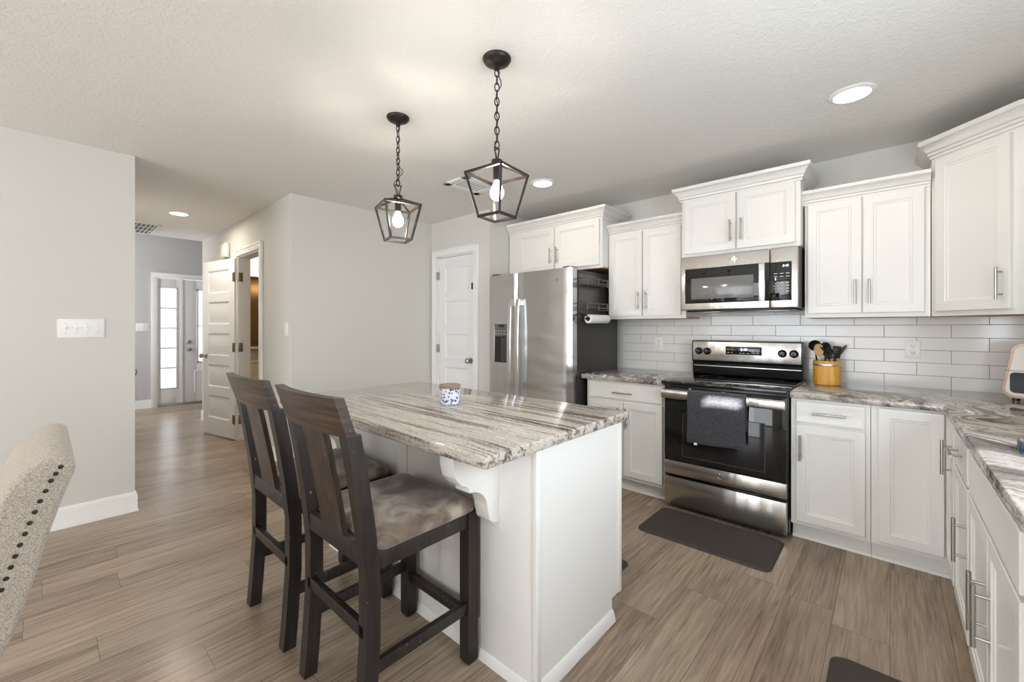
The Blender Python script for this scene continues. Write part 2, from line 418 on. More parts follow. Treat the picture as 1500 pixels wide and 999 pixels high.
# ---------------------------------------------------------------- the room
H = 2.44
def wall(name, boxes, mat='wall'):
    m = MB()
    for a, b in boxes: m.box(a, b)
    return struct(m.build(name, mat))
struct(MB().box((-9, -4.3, -.1), (1, 4, 0)).build('floor', 'floor'))
struct(MB().box((-7.0, -4.3, H), (1, 4, H+.35)).build('ceiling', 'ceiling'))
struct(MB().box((-9, -1.2, 2.74), (-7.0, 4, 2.84)).build('ceiling_foyer', 'ceiling'))
wall('wall_left', [((-3.99, -4.3, 0), (-3.87, .42, H))])
wall('wall_hall_south', [((-7.0, .30, 0), (-3.99, .42, H))])
OX0, OX1 = -5.42, -4.69          # bathroom doorway
wall('wall_hall', [((-7.0, 1.45, 0), (OX0, 1.57, H)), ((OX1, 1.45, 0), (-3.90, 1.57, H)), ((OX0, 1.45, 2.05), (OX1, 1.57, H))])
wall('wall_kitchen_side', [((-4.02, 1.57, 0), (-3.90, 3.085, H))])
PX0, PX1 = -3.80, -3.19          # pantry doorway
wall('wall_pantry', [((-3.90, 2.965, 0), (PX0, 3.085, H)), ((PX1, 2.965, 0), (-2.965, 3.085, H)), ((PX0, 2.965, 2.05), (PX1, 3.085, H))])
wall('wall_alcove', [((-3.085, 3.085, 0), (-2.965, 3.82, H))])
wall('wall_range', [((-2.965, 3.70, 0), (.82, 3.82, H))])
wall('wall_right', [((.80, -4.3, 0), (.82, 2.168, H)), ((.80, 2.26, 0), (.82, 3.82, H))])
# unseen wall strip with a slanting gap added to shape the towel's sun patch
struct(MB().prism([(2.168, 0), (2.26, 0), (2.26, 1.945), (2.168, 2.129)], lambda y, z: (.80, y, z), lambda y, z: (.82, y, z)).build('wall_right_lower', 'wall'))
struct(MB().prism([(2.168, H), (2.26, H), (2.26, 2.000), (2.168, 2.184)], lambda y, z: (.80, y, z), lambda y, z: (.82, y, z)).build('wall_right_upper', 'wall'))
wall('wall_back', [((-3.87, -4.3, 0), (-2.1, -4.18, H)), ((-.7, -4.3, 0), (.80, -4.18, H)), ((-2.1, -4.3, 2.15), (-.7, -4.18, H))])
FY0, FY1 = 1.21, 2.46            # front door and sidelight opening
FXW = -8.65
wall('wall_foyer', [((-8.77, -1.2, 0), (FXW, FY0, 2.74)), ((-8.77, FY1, 0), (FXW, 4, 2.74)), ((-8.77, FY0, 2.06), (FXW, FY1, 2.74))], 'foyer')
wall('wall_foyer_south', [((-8.65, -1.2, 0), (-7.0, -1.08, 2.74))], 'foyer')
wall('wall_foyer_north', [((-8.65, 3.88, 0), (-7.0, 4, 2.74))], 'foyer')
wall('wall_foyer_return', [((-7.0, -1.2, 0), (-6.9, .30, H)), ((-7.0, 1.57, 0), (-6.9, 4, H))], 'foyer')
wall('wall_bath', [((-6.9, 3.0, 0), (-4.02, 3.08, H))], 'bathwall')
# baseboards
bp = [(0, 0), (.018, 0), (.018, .008), (.013, .02), (.013, .105), (.009, .122), (.004, .132), (0, .132)]
def baseboard(name, path, mat='trim'):
    return struct(MB().sweep(path, bp).build(name, mat))
baseboard('baseboard_left', [(-3.87, -4.1), (-3.87, .42), (-6.99, .42)])
baseboard('baseboard_hall', [(-6.9, 1.9), (-7.0, 1.9), (-7.0, 1.45), (-5.49, 1.45)][1:])
baseboard('baseboard_hall_end', [(-4.61, 1.45), (-3.90, 1.45), (-3.90, 2.965)])
baseboard('baseboard_foyer', [(FXW, 1.13), (FXW, -1.08)][::-1])
baseboard('baseboard_alcove', [(-3.10, 2.965), (-2.965, 2.965), (-2.965, 3.7)])

# door leaves ------------------------------------------------------------
def five_panel(m, w, h, t, z0=0.0, rows=5):
    """front of a five panel door in the frame (u, v, n): stiles, rails and recessed raised panels"""
    st, top, ph, pitch = min(.115, w*.17), .115, .257, .363
    m.box((0, 0, 0), (w, h, t*.5))
    m.box((0, 0, t*.5), (st, h, t), .0015, 1); m.box((w-st, 0, t*.5), (w, h, t), .0015, 1)
    zs = [(h-top-i*pitch-ph, h-top-i*pitch) for i in range(rows)]
    edges = [h]+[e for z in zs for e in (z[1], z[0])]+[0]
    for i in range(0, len(edges), 2):
        m.box((st, edges[i+1], t*.5), (w-st, edges[i], t), .0015, 1)
    for a, b in zs:
        lp = []
        for ins, d in [(0, t*.98), (.004, t*.98-.002), (.014, t-.011), (.026, t-.011), (.05, t-.004)]:
            lp.append([(st+ins, a+ins, d), (w-st-ins, a+ins, d), (w-st-ins, b-ins, d), (st+ins, b-ins, d)])
        m.loft(lp, False, True)
    return m
knob_prof = [(.031, 0), (.031, .006), (.012, .010), (.011, .030), (.022, .036), (.028, .048), (.027, .060), (.018, .068), (.004, .070)]
def casing(name, x0, x1, y, ztop, facing=-1):
    m = MB(); w = .072
    for a, b in (((x0-w, 0), (x0, ztop)), ((x1, 0), (x1+w, ztop)), ((x0-w, ztop), (x1+w, ztop+w))):
        m.box((a[0], min(y, y+facing*.018), a[1]), (b[0], max(y, y+facing*.018), b[1]), .003)
        e = .02
    m.box((x0-w+.004, min(y, y+facing*.024), 0), (x0-w+.02, max(y, y+facing*.024), ztop+w), .003)
    m.box((x1+w-.02, min(y, y+facing*.024), 0), (x1+w-.004, max(y, y+facing*.024), ztop+w), .003)
    m.box((x0-w+.004, min(y, y+facing*.024), ztop+w-.02), (x1+w-.004, max(y, y+facing*.024), ztop+w), .003)
    # jamb lining
    m.box((x0-.001, y, 0), (x0+.014, y+.12, ztop)); m.box((x1-.014, y, 0), (x1+.001, y+.12, ztop)); m.box((x0, y, ztop-.014), (x1, y+.12, ztop+.001))
    return struct(m.build(name, 'trim'))
casing('trim_1', PX0, PX1, 2.965, 2.05)
casing('trim_2', OX0, OX1, 1.45, 2.05)
# stop strips inside the bathroom jamb
# pantry door
pd = bpy.data.objects.new('door_1', None); COL.objects.link(pd); pd.location = (PX0+.016, 2.985, 0); BASE[pd.name] = Vector(pd.location); struct(pd)
pd['label'] = 'white five panel pantry door beside the refrigerator'
five_panel(MB(fr((PX0+.017, 3.02, .012), X1)), PX1-PX0-.034, 2.02, .035).build('door_panel', 'door', pd)
MB().lathe([(r, -h) for r, h in knob_prof], (-3.262, 2.985, .915), 'y').build('door_knob', 'nickel', pd)
for z in (1.84, 1.03, .25):
    h_ = MB().box((PX0-.004, 2.955, z-.045), (PX0+.022, 2.984, z+.045), .002).cyl((PX0+.009, 2.952, z-.045), (PX0+.009, 2.952, z+.045), .006, n=10)
    h_.build('door_hinge', 'nickel', pd)
MB().box((PX1-.022, 2.945, 1.655), (PX1-.006, 2.984, 1.725), .003).build('door_latch', 'bronze', pd)
# bathroom door, swung open against the hall wall
hd = bpy.data.objects.new('door_2', None); COL.objects.link(hd); hd.location = (OX0+.006, 1.418, 0); hd.rotation_euler = (0, 0, PI+.205); struct(hd)
hd['label'] = 'white five panel bathroom door standing open against the hall wall'
BASE[hd.name] = Vector((0, 0, 0))
five_panel(MB(fr((.008, -.035, .015), X1, Z1, Y1)), .70, 2.02, .035).build('door_panel', 'door', hd, True)
MB().lathe(knob_prof, (.64, 0, .93), 'y').build('door_knob', 'nickel', hd, True)
MB().lathe([(r, -h-.035) for r, h in knob_prof], (.64, 0, .93), 'y').build('door_knob', 'nickel', hd, True)
for z in (1.825, 1.04, .235):
    m = MB()
    m.box((.008, -.001, z-.05), (.048, .003, z+.05), .001)
    m.cyl((.0, .004, z-.052), (.0, .004, z+.052), .006, n=10)
    m.build('door_hinge', 'hinge', hd, True)
m = MB()
for z in (1.825, 1.04, .235): m.box((OX0+.0138, 1.452, z-.05), (OX0+.017, 1.495, z+.05), .001)
hj = m.build('trim_3', 'hinge'); struct(hj)
# closet door in the hall's south wall (only its knob shows past the wall)
cd = bpy.data.objects.new('door_3', None); COL.objects.link(cd); cd.location = (-5.12, .42, 0); BASE[cd.name] = Vector(cd.location); struct(cd)
cd['label'] = 'hall closet door, only its knob shows past the wall end'
five_panel(MB(fr((-5.12, .422, .012), X1, Z1, Y1)), .70, 2.02, .01).build('door_panel', 'door', cd)
MB().lathe(knob_prof, (-4.50, .432, .905), 'y').build('door_knob', 'nickel', cd)
# front door and sidelight
fd = bpy.data.objects.new('door_4', None); COL.objects.link(fd); fd.location = (FXW, 1.54, 0); BASE[fd.name] = Vector(fd.location); struct(fd)
fd['label'] = 'white front door with a narrow glass lite at the end of the hall'
m = MB(fr((FXW-.03, 1.54, .03), Y1, Z1, X1))
gw0, gw1, gz0, gz1 = .172, .74, .64, 1.88
m.box((0, 0, -.02), (gw0, 2.02, .02), .002); m.box((gw1, 0, -.02), (.905, 2.02, .02), .002)
m.box((gw0, gz1, -.02), (gw1, 2.02, .02), .002); m.box((gw0, 0, -.02), (gw1, gz0, .02), .002)
for u0, u1 in ((.14, .43), (.48, .77)):
    m.loft([[(u0+i, .14+i, d), (u1-i, .14+i, d), (u1-i, .52-i, d), (u0+i, .52-i, d)] for i, d in ((0, .0205), (.008, .027), (.02, .027), (.028, .0205))], False, True)
m.build('door_panel', 'door', fd)
m = MB(fr((FXW-.03, 1.54, .03), Y1, Z1, X1))
for a, b in (((gw0, gz0), (gw1, gz0+.03)), ((gw0, gz1-.03), (gw1, gz1)), ((gw0, gz0), (gw0+.03, gz1)), ((gw1-.03, gz0), (gw1, gz1)), ((gw0, 1.25), (gw1, 1.268)), ((.452, gz0), (.466, gz1))):
    m.box((a[0], a[1], -.01), (b[0], b[1], .028), .003)
m.build('lite_frame', 'door', fd)
MB().box((FXW-.045, 1.54+gw0, .03+gz0), (FXW-.036, 1.54+gw1, .03+gz1)).build('glass', 'pane', fd)
MB().lathe([(r, h-.01) for r, h in knob_prof], (FXW, 1.612, .90), 'x').build('door_knob', 'nickel', fd)
MB().lathe([(.032, -.01), (.032, .006), (.026, .012), (.014, .013), (.012, .024), (.003, .025)], (FXW, 1.612, 1.025), 'x').build('deadbolt', 'nickel', fd)
sw = bpy.data.objects.new('window_1', None); COL.objects.link(sw); sw.location = (FXW, 1.21, 0); BASE[sw.name] = Vector(sw.location); struct(sw)
sw['label'] = 'white sidelight with five panes given a daylight glow beside the front door'
m = MB()
ya, yb = 1.21, 1.50; ga, gb, za, zb = 1.25, 1.443, .29, 1.895
m.box((FXW-.05, ya, .03), (FXW-.01, ga, 2.05), .002).box((FXW-.05, gb, .03), (FXW-.01, yb, 2.05), .002)
m.box((FXW-.05, ga, zb), (FXW-.01, gb, 2.05), .002).box((FXW-.05, ga, .03), (FXW-.01, gb, za), .002)
for k in range(1, 5):
    z = za+(zb-za)*k/5; m.box((FXW-.04, ga, z-.013), (FXW-.004, gb, z+.013), .003)
m.box((FXW-.03, ga-.018, za-.02), (FXW-.002, ga, zb+.02), .003).box((FXW-.03, gb, za-.02), (FXW-.002, gb+.018, zb+.02), .003)
m.box((FXW-.03, ga-.018, za-.02), (FXW-.002, gb+.018, za), .003).box((FXW-.03, ga-.018, zb), (FXW-.002, gb+.018, zb+.02), .003)
m.build('window_frame', 'door', sw)
MB().box((FXW-.035, ga, za), (FXW-.028, gb, zb)).build('glass', 'pane', sw)
m = MB()
m.box((FXW, 1.13, 0), (FXW+.02, 1.21, 2.06), .003).box((FXW, 1.13, 2.06), (FXW+.02, 2.54, 2.135), .003).box((FXW, 2.46, 0), (FXW+.02, 2.54, 2.06), .003)
m.box((FXW-.06, 1.50, 0), (FXW+.004, 1.535, 2.06), .002)
struct(m.build('trim_4', 'trim'))
struct(MB().box((FXW-.08, 1.21, 0), (FXW+.01, 2.46, .028), .003).build('trim_5', 'nickel'))

# backsplash: long narrow white tiles with grey grout lines
m = MB(); rows = 7; p = .0795; L_ = .3065; gr = .0022
for r in range(rows):
    z0 = .880+r*p; z1 = min(z0+p, 1.388)
    if z1-z0 < .01: continue
    ph = -.029 if r % 2 == 0 else -.181
    k0 = math.floor((-1.895-ph)/L_)
    for k in range(k0, 5):
        xa = max(ph+k*L_, -1.895); xb = min(ph+(k+1)*L_, .80)
        if xb-xa < .012: continue
        a, b = (xa+gr/2, z0+gr/2), (xb-gr/2, z1-gr/2)
        e = .0012
        m.loft([[(a[0]+i, y, a[1]+i), (b[0]-i, y, a[1]+i), (b[0]-i, y, b[1]-i), (a[0]+i, y, b[1]-i)] for i, y in ((0, 3.699), (0, 3.693), (e, 3.6916))], False, True)
M['tile'] = simple('white_glazed_tile', srgb(232, 230, 226), 0.12, bump=0.03, bscale=14)
bs = struct(m.build('wall_backsplash', 'tile')); bs['label'] = 'long white tiles with thin grey grout between counter and wall cabinets'
struct(MB().box((-1.895, 3.6945, .878), (.80, 3.7005, 1.39)).build('wall_backsplash_grout', 'grout'))

# ---------------------------------------------------------------- cabinets
DOOR = [(.048, .02), (.051, .0160), (.060, .0150), (.063, .0115), (.070, .0100)]
SLAB = [(.010, .0202), (.012, .0195)]
def bar_pull(parent, p0, p1, n, off=.032, r=.006):
    p0, p1, n = Vector(p0), Vector(p1), Vector(n); d = (p1-p0)
    m = MB().cyl(p0+n*off, p1+n*off, r, n=12)
    for t in (.16, .84):
        q = p0+d*t; m.cyl(q, q+n*off, r*.75, n=10)
    return m.build('handle', 'nickel', parent)
def front(parent, kind, O, U, w, h, pull=None):
    """a door or drawer front: O lower corner on the carcass face, U along its width; the outward normal is U x Z"""
    U = Vector(U); f = fr(O, U); n = f[3]
    name = 'door' if kind == 'door' else ('drawer' if kind == 'drawer' else 'false_front')
    o = MB(f).panel(w, h, .02, DOOR if kind == 'door' else SLAB).build(name, 'cab', parent)
    if pull:
        (u0, v0), (u1, v1) = pull
        bar_pull(o, Vector(O)+U*u0+Z1*v0+n*.02, Vector(O)+U*u1+Z1*v1+n*.02, n)
    return o
def crown_prof(z0, z1, out=.058):
    h = z1-z0
    return [(-.012, z0), (.009, z0), (.009, z0+h*.13), (.006, z0+h*.15), (.017, z0+h*.19), (.019, z0+h*.30), (.014, z0+h*.33), (.024, z0+h*.38), (.029, z0+h*.50), (.038, z0+h*.62), (.049, z0+h*.69), (.044, z0+h*.73), (.054, z0+h*.77), (out, z0+h*.84), (out, z1), (-.012, z1)]
def wall_cab(label, x0, x1, yf, z0, z1, doors, crown, z1c, hinge_panel=None):
    t = thing('wall_cabinet', label, 'cabinet', ((x0+x1)/2, 3.69, z0), 'white wall cabinets around the range')
    MB().box((x0, yf, z0+.012), (x1, 3.69, z1), .0015, 1).build('body', 'cab', t)
    MB().box((x0+.004, yf+.02, z0), (x1-.004, 3.69, z0+.0125)).build('underside', 'cabin', t)
    MB().box((x0, yf, z0), (x1, yf+.02, z0+.014), .001, 1).build('bottom_rail', 'cab', t)
    for (xa, xb, za, zb, side) in doors:
        w, h = xb-xa, zb-za
        u = w-.03 if side == 'r' else .03
        front(t, 'door', (xa, yf, za), X1, w, h, ((u, .055), (u, .205)))
    if crown: MB().sweep(crown, crown_prof(z1-.012, z1c)).build('crown_moulding', 'cab', t)
    return t
wall_cab('white two-door wall cabinet above the stainless refrigerator', -2.955, -1.862, 3.25, 1.785, 2.225,
         [(-2.83, -2.372, 1.812, 2.212, 'r'), (-2.355, -1.885, 1.812, 2.212, 'l')], [(-2.955, 3.25), (-1.862, 3.25), (-1.862, 3.69)], 2.315)
wall_cab('white two-door wall cabinet between the refrigerator and the microwave', -1.86, -1.19, 3.37, 1.335, 2.085,
         [(-1.856, -1.548, 1.36, 2.07, 'r'), (-1.54, -1.225, 1.36, 2.07, 'l')], [(-1.86, 3.37), (-1.188, 3.37)], 2.16)
wall_cab('short white two-door cabinet directly above the microwave', -1.186, -.430, 3.27, 1.79, 2.225,
         [(-1.16, -.809, 1.815, 2.212, 'r'), (-.80, -.457, 1.815, 2.212, 'l')], [(-1.186, 3.69), (-1.186, 3.27), (-.430, 3.27), (-.430, 3.69)], 2.315)
wall_cab('white two-door wall cabinet above the bamboo utensil crock', -.42, .172, 3.37, 1.325, 2.075,
         [(-.402, -.130, 1.352, 2.062, 'r'), (-.123, .146, 1.352, 2.062, 'l')], [(-.43, 3.37), (.172, 3.37)], 2.15)
# diagonal corner wall cabinet
EA, EB = Vector((.176, 3.37)), Vector((.470, 3.076)); xr = .795
t = thing('wall_cabinet', 'tall white diagonal corner wall cabinet with one door', 'cabinet', (.5, 3.4, 1.325), 'white wall cabinets around the range')
poly = [(EA.x, 3.69), (EA.x, EA.y), (EB.x, EB.y), (xr, EB.y), (xr, 3.69)]
MB().prism(poly, lambda x, y: (x, y, 1.337), lambda x, y: (x, y, 2.225), .0015).build('body', 'cab', t)
MB().prism([(x*.97+.015, y*.985+.052) for x, y in poly], lambda x, y: (x, y, 1.325), lambda x, y: (x, y, 1.3375)).build('underside', 'cabin', t)
dU = (EB-EA).normalized(); dU3 = Vector((dU.x, dU.y, 0))
dn = dU3.cross(Z1)
m = MB(fr((EA.x, EA.y, 1.325), dU3)).box((0, 0, -.02), ((EB-EA).length, .014, 0)); m.build('bottom_rail', 'cab', t)
wE = (EB-EA).length
front(t, 'door', (EA.x+dU.x*.035, EA.y+dU.y*.035, 1.352), dU3, wE-.078, 2.200-1.352, ((wE-.078-.03, .045), (wE-.078-.03, .205)))
MB().sweep([(EA.x, 3.69), (EA.x, EA.y), (EB.x, EB.y), (xr, EB.y)], crown_prof(2.213, 2.315)).build('crown_moulding', 'cab', t)

# base cabinets ---------------------------------------------------------
YF = 2.985; ZB, ZT = .098, .845
def quarter(parent, path):
    MB().sweep(path, [(0, 0), (.014, 0), (.013, .008), (.008, .016), (0, .019)]).build('shoe_moulding', 'cab', parent)
t = thing('base_cabinet', 'white base cabinet with one drawer and two doors beside the refrigerator', 'cabinet', (-1.525, 3.35, 0), 'white base cabinets under the granite counters')
m = MB().box((-1.85, YF, ZB), (-1.205, 3.69, ZT), .0015, 1); m.box((-1.85, 3.05, 0), (-1.205, 3.69, ZB+.002)); m.build('body', 'cab', t)
quarter(t, [(-1.85, 3.05), (-1.205, 3.05)])
front(t, 'drawer', (-1.822, YF, .707), X1, .606, .122, ((.225, .054), (.385, .054)))
front(t, 'door', (-1.822, YF, .128), X1, .300, .562, ((.27, .37), (.27, .52)))
front(t, 'door', (-1.516, YF, .128), X1, .300, .562, ((.03, .37), (.03, .52)))
t = thing('base_cabinet', 'white base cabinet with one drawer over one door, right of the range', 'cabinet', (-.26, 3.35, 0), 'white base cabinets under the granite counters')
m = MB().box((-.44, YF, ZB), (-.078, 3.69, ZT), .0015, 1); m.box((-.44, 3.05, 0), (-.078, 3.69, ZB+.002)); m.build('body', 'cab', t)
quarter(t, [(-.44, 3.05), (-.078, 3.05)])
front(t, 'drawer', (-.412, YF, .707), X1, .312, .12, ((.078, .06), (.232, .06)))
front(t, 'door', (-.412, YF, .125), X1, .312, .567, ((.022, .36), (.022, .508)))
# corner base cabinet with two folding doors, then the run under the window
XF = .225
t = thing('corner_base_cabinet', 'white inside-corner base cabinet with a tall door on each face', 'cabinet', (.3, 3.2, 0), 'white base cabinets under the granite counters')
m = MB().box((-.076, YF, ZB), (.795, 3.69, ZT), .0015, 1).box((XF, 2.64, ZB), (.795, YF, ZT), .0015, 1)
m.box((-.076, 3.05, 0), (.29, 3.69, ZB+.002)).box((.29, 2.64, 0), (.795, 3.69, ZB+.002)); m.build('body', 'cab', t)
quarter(t, [(-.076, 3.05), (.29, 3.05), (.29, 2.64)])
front(t, 'door', (-.047, YF, .125), X1, .247, .707)
front(t, 'door', (XF, 2.962, .125), -Y1, .300, .707, ((.262, .475), (.262, .63)))
t = thing('base_cabinet', 'white base cabinet with a drawer over a door, between corner and sink cabinet', 'cabinet', (.5, 2.4, 0), 'white base cabinets under the granite counters')
m = MB().box((XF, 2.185, ZB), (.795, 2.638, ZT), .0015, 1).box((.29, 2.185, 0), (.795, 2.638, ZB+.002)); m.build('body', 'cab', t)
quarter(t, [(.29, 2.638), (.29, 2.185)])
front(t, 'drawer', (XF, 2.615, .690), -Y1, .41, .137, ((.13, .075), (.285, .075)))
front(t, 'door', (XF, 2.615, .125), -Y1, .41, .55, ((.375, .275), (.375, .435)))
t = thing('sink_base_cabinet', 'white sink cabinet with paired doors under a plain false front', 'cabinet', (.5, 1.78, 0), 'white base cabinets under the granite counters')
m = MB().box((XF, 1.37, ZB), (.795, 2.183, ZT), .0015, 1).box((.29, 1.37, 0), (.795, 2.183, ZB+.002)); m.build('body', 'cab', t)
quarter(t, [(.29, 2.183), (.29, 1.37)])
front(t, 'false_front', (XF, 2.165, .690), -Y1, .775, .137)
front(t, 'door', (XF, 2.165, .125), -Y1, .375, .55, ((.335, .24), (.335, .415)))
front(t, 'door', (XF, 1.782, .125), -Y1, .392, .55, ((.04, .24), (.04, .415)))

# worktops
ZC0, ZC1 = .845, .883
o = MB().box((-1.888, 2.952, ZC0), (-1.203, 3.693, ZC1), .007, 3).build('worktop', 'granite2')
tag(o, 'short granite worktop between refrigerator and range', 'worktop')
o = MB().prism([(-.444, 3.693), (-.444, 2.952), (.198, 2.952), (.198, .95), (.797, .95), (.797, 3.693)], lambda x, y: (x, y, ZC0), lambda x, y: (x, y, ZC1), .007).build('worktop', 'granite2')
tag(o, 'long L-shaped swirled granite worktop right of the range', 'worktop')

# ---------------------------------------------------------------- island
IX0, IX1, IY0, IY1 = -2.40, -.893, 1.122, 1.715
t = thing('kitchen_island', 'white panelled kitchen island in the middle of the floor', 'island', ((IX0+IX1)/2, 1.4, 0))
m = MB().prism([(IY0, 0), (1.64, 0), (1.64, .092), (IY1, .092), (IY1, ZC0), (IY0, ZC0)], lambda y, z: (IX0, y, z), lambda y, z: (IX1, y, z))
m.build('body', 'cab', t)
MB().box((IX1-.020, IY0-.010, .0), (IX1+.006, IY0+.016, ZC0), .003).build('corner_trim', 'cab', t)
MB().box((IX1-.004, IY1-.022, .092), (IX1+.006, IY1+.004, ZC0), .003).build('corner_trim', 'cab', t)
for x0_, x1_ in ((-1.165, IX1-.02), (-1.73, -1.655), (IX0, -2.20)):
    MB().box((x0_, IY0-.008, .0), (x1_, IY0+.002, ZC0), .002).build('stile', 'cab', t)
MB().box((IX0, IY0-.007, .0), (IX1-.02, IY0+.002, .15), .002).build('bottom_rail', 'cab', t)
MB().sweep([(IX0, 1.64), (IX0, IY0), (IX1, IY0), (IX1, 1.64)], [(0, 0), (.018, 0), (.016, .012), (.012, .03), (.007, .042), (0, .048)]).build('base_moulding', 'cab', t)
# doors on the working side
for k in range(3):
    w = (IX1-IX0-.08)/3
    xb = IX1-.03-k*(w+.01)
    front(t, 'door', (xb, IY1, .12), -X1, w, .56, ((.03, .37), (.03, .52)))
    front(t, 'drawer', (xb, IY1, .70), -X1, w, .125, ((w/2-.07, .06), (w/2+.07, .06)))
def corbel(xc):
    w = .072
    prof = [(0, 0), (-.225, 0), (-.225, -.045), (-.215, -.085), (-.19, -.115), (-.165, -.125), (-.155, -.135), (-.155, -.15)]
    for a in range(0, 91, 15):
        prof.append((-.065-.085*math.cos(math.radians(a)) if False else -.15+.085*math.sin(math.radians(a)), -.15-.085*(1-math.cos(math.radians(a)))))
    prof += [(-.06, -.255), (-.055, -.275), (-.04, -.288), (0, -.295)]
    m = MB().prism(prof, lambda y, z: (xc-w/2, IY0+y, ZC0+z), lambda y, z: (xc+w/2, IY0+y, ZC0+z), .003)
    m.box((xc-w/2-.012, IY0-.012, ZC0-.315), (xc+w/2+.012, IY0, ZC0-.001), .003)
    m.build('corbel', 'cab', t)
corbel(-1.10); corbel(-2.26)
o = MB().box((-2.468, .855, ZC0), (-.872, 1.765, ZC1), .008, 3).build('worktop', 'granite')
tag(o, 'large streaked beige granite worktop on the island', 'worktop')

# candle jar on the island
t = thing('candle_jar', 'blue and white patterned candle jar with a wooden lid on the island', 'candle', (-1.622, 1.345, ZC1))
MB().lathe([(.044, 0), (.049, .004), (.050, .012), (.050, .078), (.048, .080), (.0, .080)], (-1.622, 1.345, ZC1), caps=False, n=40).build('jar', 'candle', t)
MB().lathe([(.048, .080), (.053, .081), (.053, .094), (.050, .097), (.001, .097)], (-1.622, 1.345, ZC1), n=40).build('lid', 'lidwood', t)

# ---------------------------------------------------------------- refrigerator
FX0, FXM, FX1, FYd, FYb, FZ = -2.865, -2.503, -1.915, 2.85, 3.62, 1.752
t = thing('refrigerator', 'stainless side-by-side refrigerator with a dark side in the alcove', 'refrigerator', (-2.39, 3.25, 0))
MB().box((FX0+.004, FYd+.085, .02), (FX1, FYb, FZ-.012), .004).build('case', 'dark', t)
def rdoor(x0, x1, name='door'):
    # slightly bowed door front with rounded vertical edges
    n = 14; lp = []
    pts = [(x0, FYd+.08)]
    for k in range(n+1):
        s = k/n; x = x0+(x1-x0)*s; e = min(s, 1-s)*(x1-x0)
        r = .016; d = 0 if e > r else r-math.sqrt(max(0, r*r-(r-e)**2))
        pts.append((x, FYd+d*.9))
    for k in (1, 2): pass
    pts.append((x1, FYd+.08))
    m = MB().prism(pts, lambda x, y: (x, y, .055), lambda x, y: (x, y, FZ))
    return m.build(name, 'steelf', t)
dl = rdoor(FX0, FXM-.003); dr = rdoor(FXM+.003, FX1)
MB().box((FX0+.01, FYd+.05, .015), (FX1-.01, FYd+.09, .052), .003).build('base_grille', 'black', t)
for sx in (FX0+.03, FX1-.10):
    MB().box((sx, FYd+.02, FZ-.001), (sx+.075, FYd+.13, FZ+.014), .004).build('hinge_cover', 'dark', t)
def fhandle(x, parent):
    pts = []
    zt, zb = 1.515, .56
    m = MB(); n = 14; lp = []
    for k in range(n+1):
        s = k/n; z = zb+(zt-zb)*s; y = FYd-.052-.016*math.sin(PI*s)
        if k in (0, n): y = FYd-.045
        lp.append([(x-.017, y, z), (x+.017, y, z), (x+.019, y+.012, z), (x+.012, y+.022, z), (x-.012, y+.022, z), (x-.019, y+.012, z)])
    m.loft(lp)
    for z in (zt-.03, zb+.03): m.box((x-.014, FYd-.04, z-.028), (x+.014, FYd+.004, z+.028), .004)
    return m.build('handle', 'satin', parent)
fhandle(-2.548, dl); fhandle(-2.457, dr)
# water and ice dispenser
m = MB()
a, b = (-2.79, .925), (-2.585, 1.31)
for q in (((a[0], a[1]), (a[0]+.012, b[1])), ((b[0]-.012, a[1]), (b[0], b[1])), ((a[0], b[1]-.014), (b[0], b[1])), ((a[0], a[1]), (b[0], a[1]+.012))):
    m.box((q[0][0], FYd-.006, q[0][1]), (q[1][0], FYd+.01, q[1][1]), .002)
m.build('dispenser_frame', 'satin', t)
MB().box((a[0]+.01, FYd-.003, 1.18), (b[0]-.01, FYd+.006, b[1]-.012), .001).build('dispenser_panel', 'darkprint', t)
MB().box((-2.72, FYd-.0045, 1.265), (-2.66, FYd-.002, 1.285)).build('dispenser_display', 'blackglass', t)
m = MB()
for i in range(5):
    for j in range(2): m.box((-2.77+i*.036, FYd-.0042, 1.20+j*.026), (-2.752+i*.036, FYd-.002, 1.206+j*.026))
m.build('button_lettering', 'legend', t)
MB().box((a[0]+.01, FYd-.002, a[1]+.01), (b[0]-.01, FYd+.006, 1.18)).build('dispenser_recess', 'blackglass', t)
MB().box((-2.69, FYd-.012, .945), (-2.60, FYd-.001, 1.165), .006).build('dispenser_paddle', 'dark', t)
def roundel(parent, c, r, mring, mtext, U=(1, 0, 0), V=(0, 0, 1), disc=None):
    U = Vector(U); V = Vector(V); N = U.cross(V); c = Vector(c)
    if disc:
        MB().tube([c-N*.001, c+N*.0012], r, 28).build('badge', disc, parent)
        c = c+N*.0012
    m = MB().tube([c+U*r*.93*math.cos(2*PI*k/28)+V*r*.93*math.sin(2*PI*k/28) for k in range(28)], r*.07, 6, True)
    for q in range(4):   # little scrolls inside the ring
        a0 = q*PI/2+.3
        m.tube([c+U*r*(.62+.10*math.sin(k*1.1))*math.cos(a0+k*.22)+V*r*(.62+.10*math.sin(k*1.1))*math.sin(a0+k*.22) for k in range(6)], r*.05, 5)
    m.build('badge_ring', mring, parent)
    text('GE', r*.95, mtext, parent, c+N*.0006, U, V, 'badge_letters', .25)
roundel(t, (-2.061, FYd-.0008, 1.663), .021, 'legend', 'legend', disc='darkprint')

